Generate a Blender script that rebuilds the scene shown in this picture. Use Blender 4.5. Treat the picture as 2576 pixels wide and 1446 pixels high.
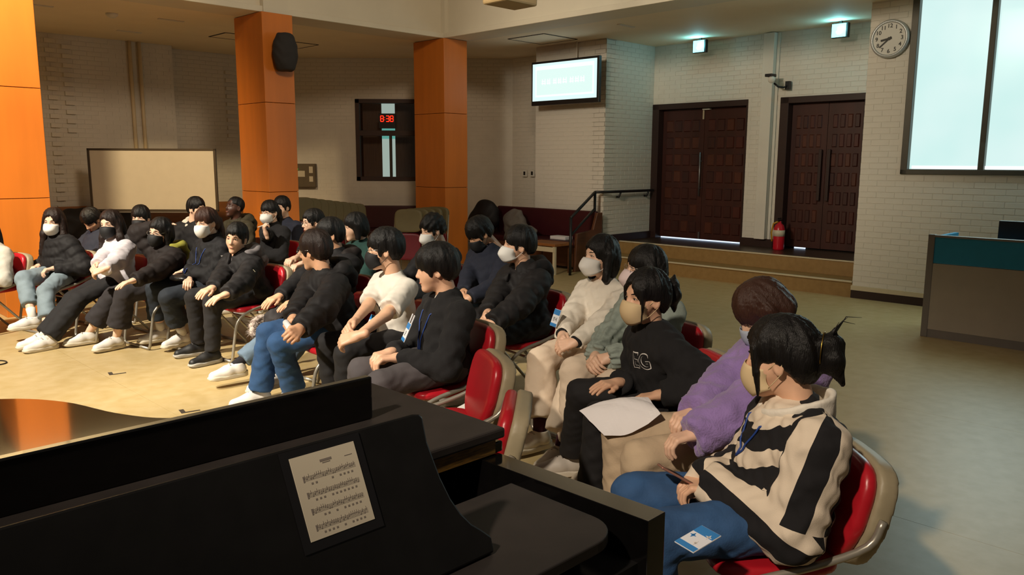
import bpy, bmesh, math, random
import numpy as np
from mathutils import Vector, Matrix

for o in list(bpy.data.objects):
    bpy.data.objects.remove(o, do_unlink=True)
random.seed(7)
rng = np.random.default_rng(11)
SC = bpy.context.scene
COL = SC.collection

# ------------------------------------------------------------------ camera
FPX, IW, IH, HC = 2000.0, 2576, 1446, 1.65
PITCH, ROLL = math.atan(315 / FPX), 0.004
_f = np.array([0, math.cos(PITCH), -math.sin(PITCH)])
_r = np.array([1.0, 0, 0])
_u = np.cross(_r, _f)
CR = math.cos(ROLL) * _r + math.sin(ROLL) * _u
CU = -math.sin(ROLL) * _r + math.cos(ROLL) * _u
CF = _f
cam_d = bpy.data.cameras.new('camera')
cam_d.sensor_width = 36.0
cam_d.lens = 36.0 * FPX / IW
cam_d.clip_start = 0.05
cam = bpy.data.objects.new('camera', cam_d)
COL.objects.link(cam)
M = Matrix.Identity(4)
for i in range(3):
    M[i][0], M[i][1], M[i][2] = CR[i], CU[i], -CF[i]
M[2][3] = HC
cam.matrix_world = M
SC.camera = cam
SC.view_settings.view_transform = 'Standard'
SC.view_settings.look = 'None'
SC.view_settings.gamma = 1.0
SC.view_settings.use_curve_mapping = False
SC.view_settings.exposure = 0.0


def ray(u, v):
    d = CF * FPX + CR * (u - IW / 2) - CU * (v - IH / 2)
    return d / d[1]


CAMP = np.array([0, 0, HC])


def at_z(u, v, z):
    d = ray(u, v)
    return CAMP + d * ((z - HC) / d[2])


def at_y(u, v, y):
    return CAMP + ray(u, v) * y


S2 = math.sqrt(0.5)


def AB(a, b, z=0.0):
    """building axes: a runs to the far left, b to the far right"""
    return np.array([(b - a) * S2, (a + b) * S2, z])


def at_a(u, v, a):
    d = ray(u, v)
    return CAMP + d * (a / ((d[1] - d[0]) * S2))


def at_b(u, v, b):
    d = ray(u, v)
    return CAMP + d * (b / ((d[1] + d[0]) * S2))


def ab_of(p):
    return ((p[1] - p[0]) * S2, (p[1] + p[0]) * S2)


# ------------------------------------------------------------------ world + lights
W = bpy.data.worlds.new('world')
SC.world = W
W.use_nodes = True
bg = W.node_tree.nodes['Background']
bg.inputs[0].default_value = (0.85, 0.74, 0.60, 1)
bg.inputs[1].default_value = 0.06


def area_light(name, loc, target, power, size, color, spread=180):
    l = bpy.data.lights.new(name, 'AREA')
    l.energy = power
    l.shape = 'DISK'
    l.size = size
    l.color = color
    l.spread = math.radians(spread)
    o = bpy.data.objects.new(name, l)
    COL.objects.link(o)
    o.location = loc
    o.rotation_euler = (Vector(target) - Vector(loc)).to_track_quat('-Z', 'Y').to_euler()
    return o


def spot_light(name, loc, target, power, size, angle, color, blend=0.6):
    l = bpy.data.lights.new(name, 'SPOT')
    l.energy = power
    l.shadow_soft_size = size
    l.spot_size = math.radians(angle)
    l.spot_blend = blend
    l.color = color
    o = bpy.data.objects.new(name, l)
    COL.objects.link(o)
    o.location = loc
    o.rotation_euler = (Vector(target) - Vector(loc)).to_track_quat('-Z', 'Y').to_euler()
    return o


WARM = (1.0, 0.90, 0.74)
spot_light('stage_spot', AB(6.4, -1.6, 5.4), AB(7.4, 2.2, 0.5), 3500, 0.12, 54, WARM, 0.9)
spot_light('stage_spot', AB(3.8, -2.4, 5.2), AB(4.6, 2.3, 0.5), 3000, 0.12, 35, WARM, 0.9)
spot_light('stage_spot', AB(0.6, -2.6, 4.6), AB(1.9, 2.5, 0.8), 1250, 0.12, 36, (1.0, 0.84, 0.66), 0.9)
spot_light('column_spot', AB(7.3, 1.2, 4.6), AB(9.8, 2.2, 2.8), 1200, 0.15, 72, (1.0, 0.74, 0.40), 0.7)
spot_light('wall_fill_spot', AB(4.6, 0.4, 4.25), AB(6.4, 10.4, 2.5), 1250, 0.5, 50, (1.0, 0.86, 0.66), 0.8)  # this and the next: unseen spots added to brighten the back walls
spot_light('wall_fill_spot', AB(2.4, 2.6, 5.2), AB(12.6, 7.0, 2.2), 650, 0.5, 60, (1.0, 0.76, 0.52), 0.8)
area_light('hall_lamp', AB(6.0, 5.6, 5.6), AB(6.0, 5.6, 0), 12, 1.6, (1.0, 0.80, 0.56))
area_light('booth_window_fill', AB(2.2, 9.6, 2.5), AB(2.6, 4.0, 0.0), 29, 1.6, (0.70, 0.98, 1.0))  # area light added before the lit window to strengthen its glow


# ------------------------------------------------------------------ materials
def lin(c):
    if isinstance(c, str):
        c = c.lstrip('#')
        c = [int(c[i:i + 2], 16) / 255 for i in (0, 2, 4)]
    return tuple(x / 12.92 if x <= 0.04045 else ((x + 0.055) / 1.055) ** 2.4 for x in c)


MATS = {}


def mat(name, color, rough=0.7, metal=0.0, var=0.0, vscale=8.0, bump=0.0, bscale=60.0, stretch=None,
        emit=0.0, spec=0.5, coat=0.0, color2=None, sheen=0.0, sub=0.0):
    """procedural principled material: noise colour variation + noise bump in object space"""
    if name in MATS:
        return MATS[name]
    m = bpy.data.materials.new(name)
    m.use_nodes = True
    nt = m.node_tree
    b = nt.nodes['Principled BSDF']
    c = lin(color)
    b.inputs['Base Color'].default_value = (*c, 1)
    b.inputs['Roughness'].default_value = rough
    b.inputs['Metallic'].default_value = metal
    b.inputs['Specular IOR Level'].default_value = spec
    b.inputs['Coat Weight'].default_value = coat
    b.inputs['Coat Roughness'].default_value = 0.05
    if sheen:
        b.inputs['Sheen Weight'].default_value = sheen
    if sub:
        b.inputs['Subsurface Weight'].default_value = sub
        b.inputs['Subsurface Radius'].default_value = (0.012, 0.005, 0.003)
    if emit:
        b.inputs['Base Color'].default_value = (c[0] * 0.05, c[1] * 0.05, c[2] * 0.05, 1)
        b.inputs['Emission Color'].default_value = (*c, 1)
        b.inputs['Emission Strength'].default_value = emit
    if var or bump or color2:
        tc = nt.nodes.new('ShaderNodeTexCoord')
        mp = nt.nodes.new('ShaderNodeMapping')
        nt.links.new(tc.outputs['Object'], mp.inputs[0])
        if stretch:
            mp.inputs['Scale'].default_value = stretch
        if var or color2:
            n = nt.nodes.new('ShaderNodeTexNoise')
            n.inputs['Scale'].default_value = vscale
            n.inputs['Detail'].default_value = 5
            nt.links.new(mp.outputs[0], n.inputs['Vector'])
            rp = nt.nodes.new('ShaderNodeValToRGB')
            nt.links.new(n.outputs['Fac'], rp.inputs[0])
            c2 = lin(color2) if color2 else tuple(min(1, x * (1 + var)) for x in c)
            c1 = c if color2 else tuple(x * (1 - var) for x in c)
            rp.color_ramp.elements[0].color = (*c1, 1)
            rp.color_ramp.elements[1].color = (*c2, 1)
            rp.color_ramp.elements[0].position = 0.3
            rp.color_ramp.elements[1].position = 0.7
            nt.links.new(rp.outputs[0], b.inputs['Base Color'])
        if bump:
            n2 = nt.nodes.new('ShaderNodeTexNoise')
            n2.inputs['Scale'].default_value = bscale
            n2.inputs['Detail'].default_value = 3
            nt.links.new(mp.outputs[0], n2.inputs['Vector'])
            bp = nt.nodes.new('ShaderNodeBump')
            bp.inputs['Strength'].default_value = bump
            bp.inputs['Distance'].default_value = 0.004
            nt.links.new(n2.outputs['Fac'], bp.inputs['Height'])
            nt.links.new(bp.outputs[0], b.inputs['Normal'])
    MATS[name] = m
    return m


# ------------------------------------------------------------------ mesh helpers
def link(o, parent=None):
    COL.objects.link(o)
    if parent is not None:
        o.parent = parent
    return o


def np_mesh(name, V, Fc, material=None, smooth=True):
    """V (n,3), Fc (m,k) index array"""
    me = bpy.data.meshes.new(name)
    V = np.asarray(V, np.float32)
    Fc = np.asarray(Fc, np.int32)
    k = Fc.shape[1]
    me.vertices.add(len(V))
    me.vertices.foreach_set('co', V.ravel())
    me.loops.add(Fc.size)
    me.loops.foreach_set('vertex_index', Fc.ravel())
    me.polygons.add(len(Fc))
    me.polygons.foreach_set('loop_start', np.arange(0, Fc.size, k, dtype=np.int32))
    me.polygons.foreach_set('loop_total', np.full(len(Fc), k, np.int32))
    me.update(calc_edges=True)
    if smooth:
        me.polygons.foreach_set('use_smooth', np.ones(len(Fc), bool))
    if material:
        me.materials.append(material)
    return me


def pobj(name, me, parent=None, loc=(0, 0, 0), rot=(0, 0, 0)):
    o = bpy.data.objects.new(name, me)
    o.location = loc
    o.rotation_euler = rot
    return link(o, parent)


def empty(name, loc, rz=0.0):
    o = bpy.data.objects.new(name, None)
    o.empty_display_size = 0.1
    o.location = loc
    o.rotation_euler = (0, 0, rz)
    return link(o)


def tag(o, label, cat, group=None, kind=None):
    if label:
        o['label'] = label
    if cat:
        o['category'] = cat
    if group:
        o['group'] = group
    if kind:
        o['kind'] = kind
    return o


class MB:
    """collects polygons of one part"""

    def __init__(s):
        s.v, s.f = [], []

    def add(s, vs, fs):
        n = len(s.v)
        s.v += [tuple(map(float, p)) for p in vs]
        s.f += [tuple(i + n for i in f) for f in fs]
        return s

    def box(s, lo, hi, mtx=None):
        x0, y0, z0 = lo
        x1, y1, z1 = hi
        vs = [(x0, y0, z0), (x1, y0, z0), (x1, y1, z0), (x0, y1, z0), (x0, y0, z1), (x1, y0, z1), (x1, y1, z1), (x0, y1, z1)]
        if mtx is not None:
            vs = [tuple(mtx @ Vector(p)) for p in vs]
        return s.add(vs, [(3, 2, 1, 0), (4, 5, 6, 7), (0, 1, 5, 4), (1, 2, 6, 5), (2, 3, 7, 6), (3, 0, 4, 7)])

    def prism(s, pts, z0, z1):
        """pts counter-clockwise outline in xy"""
        n = len(pts)
        vs = [(p[0], p[1], z0) for p in pts] + [(p[0], p[1], z1) for p in pts]
        fs = [tuple(range(n - 1, -1, -1)), tuple(range(n, 2 * n))]
        fs += [(i, (i + 1) % n, (i + 1) % n + n, i + n) for i in range(n)]
        return s.add(vs, fs)

    def tube(s, pts, r, seg=8, cap=True):
        pts = [Vector(p) for p in pts]
        rs = r if isinstance(r, (list, tuple)) else [r] * len(pts)
        t0 = (pts[1] - pts[0]).normalized()
        nrm = t0.orthogonal().normalized()
        vs, fs = [], []
        for i, p in enumerate(pts):
            if i == 0:
                t = t0
            elif i == len(pts) - 1:
                t = (pts[i] - pts[i - 1]).normalized()
            else:
                t = ((pts[i] - pts[i - 1]).normalized() + (pts[i + 1] - pts[i]).normalized())
                t = t.normalized() if t.length > 1e-6 else t0
            nrm = (nrm - t * nrm.dot(t))
            nrm = nrm.normalized() if nrm.length > 1e-6 else t.orthogonal().normalized()
            b = t.cross(nrm)
            for k in range(seg):
                a = 2 * math.pi * k / seg
                vs.append(p + (nrm * math.cos(a) + b * math.sin(a)) * rs[i])
        for i in range(len(pts) - 1):
            for k in range(seg):
                fs.append((i * seg + k, i * seg + (k + 1) % seg, (i + 1) * seg + (k + 1) % seg, (i + 1) * seg + k))
        if cap:
            fs.append(tuple(range(seg - 1, -1, -1)))
            fs.append(tuple(range((len(pts) - 1) * seg, len(pts) * seg)))
        return s.add(vs, fs)

    def lathe(s, prof, seg=20, mtx=None):
        """prof: list of (r, z)"""
        vs, fs = [], []
        for r, z in prof:
            for k in range(seg):
                a = 2 * math.pi * k / seg
                p = Vector((r * math.cos(a), r * math.sin(a), z))
                vs.append(mtx @ p if mtx is not None else p)
        for i in range(len(prof) - 1):
            for k in range(seg):
                fs.append((i * seg + k, i * seg + (k + 1) % seg, (i + 1) * seg + (k + 1) % seg, (i + 1) * seg + k))
        fs.append(tuple(range(seg - 1, -1, -1)))
        fs.append(tuple(range((len(prof) - 1) * seg, len(prof) * seg)))
        return s.add(vs, fs)

    def mesh(s, name, material=None, smooth=False):
        me = bpy.data.meshes.new(name)
        me.from_pydata(s.v, [], s.f)
        me.update()
        if smooth:
            me.polygons.foreach_set('use_smooth', np.ones(len(me.polygons), bool))
        if material:
            me.materials.append(material)
        return me

    def obj(s, name, material, parent=None, smooth=False, bevel=0.0, loc=(0, 0, 0), rot=(0, 0, 0), seg=2):
        o = pobj(name, s.mesh(name, material, smooth), parent, loc, rot)
        if bevel:
            m = o.modifiers.new('bevel', 'BEVEL')
            m.width = bevel
            m.segments = seg
            m.limit_method = 'ANGLE'
            m.angle_limit = math.radians(35)
            m.harden_normals = False
        return o


def smooth_path(pts, n=6):
    """Catmull-Rom through pts"""
    P = [np.array(p, float) for p in pts]
    P = [2 * P[0] - P[1]] + P + [2 * P[-1] - P[-2]]
    out = []
    for i in range(1, len(P) - 2):
        for k in range(n):
            t = k / n
            a, b, c, d = P[i - 1], P[i], P[i + 1], P[i + 2]
            out.append(0.5 * (2 * b + (c - a) * t + (2 * a - 5 * b + 4 * c - d) * t * t + (3 * b - a - 3 * c + d) * t ** 3))
    out.append(P[-2])
    return out


def text_mesh(name, body, size, material, depth=0.0006, bold=False, cuts=0):
    cu = bpy.data.curves.new(name, 'FONT')
    cu.body = body
    cu.size = size
    cu.extrude = depth
    cu.align_x = 'CENTER'
    cu.align_y = 'CENTER'
    if bold:
        cu.offset = size * 0.02
    o = bpy.data.objects.new(name, cu)
    COL.objects.link(o)
    dg = bpy.context.evaluated_depsgraph_get()
    me = bpy.data.meshes.new_from_object(o.evaluated_get(dg))
    bpy.data.objects.remove(o, do_unlink=True)
    if cuts:
        bm_ = bmesh.new()
        bm_.from_mesh(me)
        bmesh.ops.triangulate(bm_, faces=bm_.faces)
        for _ in range(4):
            lg_ = [e for e in bm_.edges if e.calc_length() > cuts]
            if lg_:
                bmesh.ops.subdivide_edges(bm_, edges=lg_, cuts=1)
                bmesh.ops.triangulate(bm_, faces=bm_.faces)
        bm_.to_mesh(me)
        bm_.free()
    me.name = name
    me.materials.clear()
    me.materials.append(material)
    return me


# ------------------------------------------------------------------ implicit surfaces (distance field -> mesh)
def cone(P, a, b, ra, rb):
    a = np.asarray(a, np.float32)
    b = np.asarray(b, np.float32)
    d = b - a
    q = P - a
    t = np.clip((q @ d) / max(float(d @ d), 1e-9), 0, 1)
    q = q - t[:, None] * d
    return np.sqrt((q * q).sum(1)) - (ra + (rb - ra) * t)


def cone_t(P, a, b):
    a = np.asarray(a, np.float32)
    d = np.asarray(b, np.float32) - a
    return np.clip(((P - a) @ d) / max(float(d @ d), 1e-9), 0, 1)


def ell(P, c, r, R=None):
    q = P - np.asarray(c, np.float32)
    if R is not None:
        q = q @ np.asarray(R, np.float32)
    r = np.asarray(r, np.float32)
    k0 = np.sqrt(((q / r) ** 2).sum(1))
    k1 = np.sqrt(((q / (r * r)) ** 2).sum(1)) + 1e-9
    return k0 * (k0 - 1) / k1


def smin(a, b, k):
    h = np.clip(0.5 + 0.5 * (b - a) / k, 0, 1)
    return b + (a - b) * h - k * h * (1 - h)


def smax(a, b, k):
    return -smin(-a, -b, k)


def snet(f, lo, hi, h):
    """naive surface nets"""
    lo = np.asarray(lo, float)
    n = np.ceil((np.asarray(hi, float) - lo) / h).astype(int) + 1
    ax = [(lo[i] + h * np.arange(n[i])).astype(np.float32) for i in range(3)]
    G = np.stack(np.meshgrid(*ax, indexing='ij'), -1).reshape(-1, 3)
    D = f(G).reshape(n).astype(np.float32)
    s = D < 0
    c = [(i, j, k) for i in (0, 1) for j in (0, 1) for k in (0, 1)]
    cnt = np.zeros(tuple(n - 1), np.int8)
    for (i, j, k) in c:
        cnt += s[i:n[0] - 1 + i, j:n[1] - 1 + j, k:n[2] - 1 + k]
    act = (cnt > 0) & (cnt < 8)
    I = np.argwhere(act)
    idx = np.full(act.shape, -1, np.int32)
    idx[act] = np.arange(len(I))
    vals = {q: D[I[:, 0] + q[0], I[:, 1] + q[1], I[:, 2] + q[2]] for q in c}
    acc = np.zeros((len(I), 3), np.float32)
    num = np.zeros(len(I), np.float32)
    for q in c:
        for axis in range(3):
            if q[axis] == 0:
                q2 = tuple(q[i] + (1 if i == axis else 0) for i in range(3))
                v0, v1 = vals[q], vals[q2]
                m = (v0 < 0) != (v1 < 0)
                t = np.where(m, v0 / np.where(m, v0 - v1, 1), 0)
                for i in range(3):
                    acc[:, i] += np.where(m, q[i] + (t if i == axis else 0), 0)
                num += m
    V = (I + acc / num[:, None]) * h + lo
    F = []
    for axis in range(3):
        a1, a2 = (axis + 1) % 3, (axis + 2) % 3
        sl0 = [slice(None)] * 3
        sl1 = [slice(None)] * 3
        sl0[axis] = slice(0, -1)
        sl1[axis] = slice(1, None)
        for ax2 in (a1, a2):
            sl0[ax2] = slice(1, -1)
            sl1[ax2] = slice(1, -1)
        x0, x1 = s[tuple(sl0)], s[tuple(sl1)]
        E = np.argwhere(x0 != x1)
        if not len(E):
            continue
        fl = x0[tuple(E.T)]
        E = E.copy()
        e1 = np.zeros(3, int)
        e2 = np.zeros(3, int)
        e1[a1] = 1
        e2[a2] = 1
        C11 = E + e1 + e2
        qs = [C11 - e1 - e2, C11 - e2, C11, C11 - e1]
        Q = np.stack([idx[tuple(q.T)] for q in qs], 1)
        Q[~fl] = Q[~fl][:, ::-1]
        F.append(Q)
    return V, np.concatenate(F)


def rotz(a):
    c, s = math.cos(a), math.sin(a)
    return np.array([[c, -s, 0], [s, c, 0], [0, 0, 1.0]])


def rotx(a):
    c, s = math.cos(a), math.sin(a)
    return np.array([[1.0, 0, 0], [0, c, -s], [0, s, c]])


def roty(a):
    c, s = math.cos(a), math.sin(a)
    return np.array([[c, 0, s], [0, 1.0, 0], [-s, 0, c]])


def wrinkle(P, amp, k, seed=0):
    x, y, z = P[:, 0] + seed, P[:, 1] - seed * 0.7, P[:, 2] + seed * 0.3
    w = np.sin(k * (0.5 * x + z) + 2.0 * np.sin(k * 0.45 * (y - 0.6 * x) + seed))
    w = w + 0.6 * np.sin(1.7 * k * (0.4 * y - 0.7 * z + 0.3 * x) + 1.5 * np.sin(k * 0.6 * x + 2.1 * seed))
    return amp * w

# ================================================================== THE SETTING
R45 = math.pi / 4


def bbox(mb, b0, b1, a0, a1, z0, z1):
    return mb.box((min(b0, b1), min(a0, a1), z0), (max(b0, b1), max(a0, a1), z1))


M_brick = mat('painted_brick', '#dcd6ca', 0.62, var=0.05, vscale=3, bump=0.35, bscale=45)
M_mortar = mat('painted_joint', '#d9d3c7', 0.8, var=0.05, vscale=6)
M_ceil = mat('ceiling_paint', '#f0e2c6', 0.75, var=0.03, vscale=2)
M_beam = mat('beam_paint', '#ded7c4', 0.7, var=0.03, vscale=2)
M_orange = mat('orange_veneer', '#d0782a', 0.42, var=0.10, vscale=5, stretch=(1, 1, 0.15), bump=0.05, bscale=90)
M_dark = mat('dark_gap', '#17110d', 0.9)
M_floor = mat('vinyl_floor', '#b29a68', 0.42, color2='#bfa97c', vscale=9, stretch=(1, 1, 1), bump=0.04, bscale=25)
M_step = mat('step_vinyl', '#8f7040', 0.5, color2='#9c7c4a', vscale=14)
M_platform = mat('dark_landing', '#3b2a1e', 0.35, var=0.15, vscale=8)
M_nosing = mat('pale_nosing', '#cfc2a4', 0.5, var=0.03)
M_wood_dark = mat('carved_door_wood', '#3d1911', 0.42, var=0.25, vscale=7, stretch=(1, 1, 0.2))
M_wood_pan = [mat('door_panel_%d' % i, c, 0.4, var=0.2, vscale=9, stretch=(1, 1, 0.25)) for i, c in
              enumerate(('#481e15', '#3e1b14', '#4f2617', '#3a1a15'))]
M_frame_dark = mat('dark_door_frame', '#2c1610', 0.45, var=0.1)
M_steel = mat('brushed_steel', '#9a979a', 0.35, metal=0.9, var=0.05)
M_black = mat('black_metal', '#151314', 0.45, var=0.05)
M_white_pl = mat('white_plastic', '#d9d6cc', 0.45, var=0.02)
M_daylight = mat('daylight_gap', '#cfe4ff', 0.5, emit=1.6)

# floor: one slab carrying vinyl sheets with fine seams
fl = MB().box((-7, -4, -0.12), (13, 17, -0.004)).obj('floor', M_dark, rot=(0, 0, R45))
tag(fl, 'yellowish beige vinyl hall floor with fine seams', None, kind='structure')
b = -7.0
while b < 12.9:
    MB().box((b + 0.001, -4, -0.006), (b + 1.799, 17, 0.0)).obj('floor_sheet', M_floor, fl)
    b += 1.8

# unit brick, shared
BH, BL, BJ = 0.069, 0.21, 0.006
UB = MB()
_x, _z, _d, _e = (BL - BJ) / 2, (BH - BJ) / 2, 0.003, 0.002
UB.add([(-_x, 0, -_z), (_x, 0, -_z), (_x, 0, _z), (-_x, 0, _z),
        (-_x + _e, -_d, -_z + _e), (_x - _e, -_d, -_z + _e), (_x - _e, -_d, _z - _e), (-_x + _e, -_d, _z - _e)],
       [(4, 5, 6, 7), (0, 1, 5, 4), (1, 2, 6, 5), (2, 3, 7, 6), (3, 0, 4, 7)])
ME_BRICK = UB.mesh('brick', M_brick)


def proj(p):
    q = np.asarray(p, float) - CAMP
    z = q @ CF
    return IW / 2 + FPX * (q @ CR) / z, IH / 2 - FPX * (q @ CU) / z, z


def brick_wall(name, loc, rz, L, z0, z1, holes=(), label='', thick=0.25, proud=None, limit=300):
    """local x along the wall, -y towards the hall, z up; backing slab face at y=0, bricks proud of it"""
    root = MB()
    xs = sorted({0, L, *[h[0] for h in holes], *[h[1] for h in holes]})
    zs = sorted({z0, z1, *[h[2] for h in holes], *[h[3] for h in holes]})
    xs = [x for x in xs if 0 <= x <= L]
    zs = [z for z in zs if z0 <= z <= z1]
    for i in range(len(xs) - 1):
        for j in range(len(zs) - 1):
            cx, cz = (xs[i] + xs[i + 1]) / 2, (zs[j] + zs[j + 1]) / 2
            if any(h[0] < cx < h[1] and h[2] < cz < h[3] for h in holes):
                continue
            root.box((xs[i], 0, zs[j]), (xs[i + 1], thick, zs[j + 1]))
    w = root.obj(name, M_mortar, loc=loc, rot=(0, 0, rz))
    tag(w, label, None, kind='structure')
    mw = Matrix.Translation(Vector(loc)) @ Matrix.Rotation(rz, 4, 'Z')
    full, rest = [], MB()
    nrow = int((z1 - z0) / BH)
    for r in range(nrow):
        zc = z0 + (r + 0.5) * BH
        off = -BL / 2 if r % 2 else 0.0
        n = int(L / BL) + 2
        for k in range(n):
            a0, a1 = off + k * BL + BJ / 2, off + (k + 1) * BL - BJ / 2
            a0, a1 = max(a0, 0.0), min(a1, L)
            if a1 - a0 < 0.03:
                continue
            segs = [(a0, a1)]
            for h in holes:
                if h[2] < zc < h[3]:
                    ns = []
                    for s0, s1 in segs:
                        if s1 <= h[0] or s0 >= h[1]:
                            ns.append((s0, s1))
                        else:
                            if h[0] - s0 > 0.03:
                                ns.append((s0, h[0]))
                            if s1 - h[1] > 0.03:
                                ns.append((h[1], s1))
                    segs = ns
            for s0, s1 in segs:
                y = -random.uniform(0, 0.0015)
                if proud and proud((s0 + s1) / 2, zc, r):
                    y = -0.035
                cx = (s0 + s1) / 2
                wp = mw @ Vector((cx, 0, zc))
                u, v, d = proj(wp)
                vis = 0 < u < IW and 0 < v < IH and d > 0
                if s1 - s0 > BL - BJ - 0.001 and vis:
                    full.append((d, cx, y, zc))
                else:
                    rest.box((s0, y - 0.003, zc - _z), (s1, 0.0, zc + _z))
    full.sort()
    for i, (d, cx, y, zc) in enumerate(full):
        if i < limit:
            o = bpy.data.objects.new('brick', ME_BRICK)
            o.location = (cx, y, zc)
            link(o, w)
        else:
            rest.box((cx - _x, y - 0.003, zc - _z), (cx + _x, 0.0, zc + _z))
    if rest.v:
        ro = rest.obj('brick_courses', M_brick, w)
        ro['kind'] = 'stuff'
    return w


ZC = 3.53          # soffit of the low ceiling round the hall
PL = 0.40          # landing in front of the doors
# local x of a wall facing -B runs towards -A (rotation -45 deg): origin at its far-left end
RW = -R45
brick_wall('wall_right', AB(3.93, 9.93), RW, 5.2, 0.0, 4.4,
           holes=[(0.47, 3.9, 1.53, 3.75)], label='white painted brick wall with clock and tall lit window')
brick_wall('wall_doors', AB(7.9, 11.2), RW, 3.97, 0.0, ZC + 0.05,
           holes=[(0.0, 1.73, 0.0, 2.60), (2.25, 3.49, 0.0, 2.60)], label='white painted brick wall holding the two carved doors')
brick_wall('wall_pillar_front', AB(9.38, 9.93), RW, 1.48, 0.0, ZC + 0.05, label='white brick pier behind the screen')
# facing -A : local x along B, rotation +45
RL = R45
brick_wall('wall_pillar_side', AB(7.9, 9.93), RL, 1.27, 0.0, ZC + 0.05, label='white brick side of the pier beside the doors')
brick_wall('wall_back_right', AB(10.66, 10.66), RW, 1.28, 0.0, ZC + 0.05, label='short white brick wall beside the pier')
p0 = at_y(893, 249, 15.08)
p1 = at_y(1070, 455, 15.08)
brick_wall('wall_back', (-4.45, 15.08, 0), 0.0, 4.5, 0.0, ZC + 0.05,
           holes=[(p0[0] + 4.45, p1[0] + 4.45, p1[2], p0[2])], label='white brick wall with a dark framed window and red digital clock')


wl = brick_wall('wall_left', AB(13.6, 0.0), RL, 5.62, 0.0, ZC + 0.05, label='white brick side wall with columns of projecting bricks')
wr_ = brick_wall('wall_left_recess', AB(13.95, 5.5), RL, 2.3, 0.0, ZC + 0.05, label='recessed white brick wall behind the whiteboard')
ME_HEAD = MB().box((-0.062, -0.045, -0.031), (0.062, 0.0, 0.031)).mesh('header_brick', M_brick)
for w_, xc, za, zb in ((wl, 3.78, 0.9, 3.4), (wl, 4.01, 2.1, 3.4), (wl, 3.55, 1.9, 3.4), (wr_, 1.24, 2.1, 3.3)):
    z = za
    while z < zb:
        zc_ = (int(z / BH) + 0.5) * BH
        o = bpy.data.objects.new('header_brick', ME_HEAD)
        o.location = (xc, -0.002, zc_)
        link(o, w_)
        z += 2 * BH

# low ceiling around the hall
ce = MB()
bbox(ce, -3, 12.6, 9.9, 15.5, ZC, ZC + 0.15)
bbox(ce, 8.5, 12.6, -3, 9.9, ZC, ZC + 0.15)
ce = ce.obj('ceiling', M_ceil, rot=(0, 0, R45))
tag(ce, 'pale low ceiling around the hall', None, kind='structure')
# ceiling hatches: thin frames
for nm, (u, v), s in (('ceiling_hatch', (1365, 98), 0.75), ('ceiling_hatch', (590, 92), 0.55), ('ceiling_hatch', (735, 112), 0.6)):
    p = at_z(u, v, ZC)
    o = MB()
    for k in range(4):
        o.box((-s / 2, -s / 2 - 0.012, -0.006), (s / 2, -s / 2 + 0.012, 0.0), Matrix.Rotation(k * math.pi / 2, 4, 'Z'))
    o = o.obj('frame', M_dark)
    h = empty(nm, p, R45)
    o.parent = h
    MB().box((-s / 2 + 0.012, -s / 2 + 0.012, -0.004), (s / 2 - 0.012, s / 2 - 0.012, 0.0)).obj('lid_panel', M_ceil, h)
    tag(h, {1365: 'square ceiling hatch above the bright wall screen', 590: 'square ceiling hatch left of the speaker column',
            735: 'square ceiling hatch right of the speaker column'}[u], 'hatch')
for (u, v), lb in (((95, 12), 'slim ceiling vent nearest the bright left column'), ((430, 50), 'slim ceiling vent beyond the smoke detector'),
                   ((325, 79), 'slim ceiling vent nearest the side wall'), ((1575, 64), 'slim ceiling vent between screen and exit signs')):
    p = at_z(u, v, ZC)
    o = MB().box((-0.17, -0.03, -0.01), (0.17, 0.03, 0)).obj('ceiling_vent', M_mortar, loc=p, rot=(0, 0, R45))
    tag(o, lb, 'vent')
p = at_z(281, 34, ZC)
sd = MB().lathe([(0.075, 0), (0.075, -0.02), (0.05, -0.045), (0.03, -0.055)], 20).obj('smoke_detector', M_white_pl, loc=p, smooth=True)
tag(sd, 'round smoke detector on the low ceiling', 'detector')

# beams over the columns
bm1 = MB()
bbox(bm1, -3, 8.62, 9.76, 10.2, ZC + 0.07, 5.4)
bm1 = bm1.obj('trim_1', M_beam, rot=(0, 0, R45))
tag(bm1, 'pale beam above the row of orange columns', None, kind='structure')
lg = MB()
bbox(lg, -3, 8.62, 9.69, 10.25, ZC - 0.005, ZC + 0.07)
lg.obj('ledge', M_beam, bm1, bevel=0.008)
bm2 = MB()
bbox(bm2, 8.26, 8.62, -4, 9.9, ZC + 0.07, 5.4)
bm2 = bm2.obj('trim_2', M_beam, rot=(0, 0, R45))
tag(bm2, 'pale beam running right from the far column', None, kind='structure')
lg = MB()
bbox(lg, 8.18, 8.70, -4, 9.9, ZC - 0.005, ZC + 0.07)
lg.obj('ledge', M_beam, bm2, bevel=0.008)

# orange columns
for bc, wd, lb in ((2.07, 0.50, 'brightly lit orange veneer column at the left edge'), (5.14, 0.43, 'orange veneer column carrying the black speaker'),
                   (8.14, 0.47, 'orange veneer column with folded chairs leaning beside it')):
    c = empty('column', AB(9.63, bc), R45)
    tag(c, lb, 'column')
    MB().box((0.012, 0.012, 0), (wd - 0.012, 0.738, 3.52)).obj('core', M_dark, c)
    for z0, z1 in ((0.0, 1.247), (1.253, 2.397), (2.403, 3.52)):
        MB().box((0, 0, z0), (wd, 0.75, z1)).obj('panel', M_orange, c, bevel=0.003, seg=1)
    MB().box((0.05, 0.04, 3.52), (wd - 0.03, 0.7, 5.4)).obj('shaft', M_beam, c)

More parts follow.
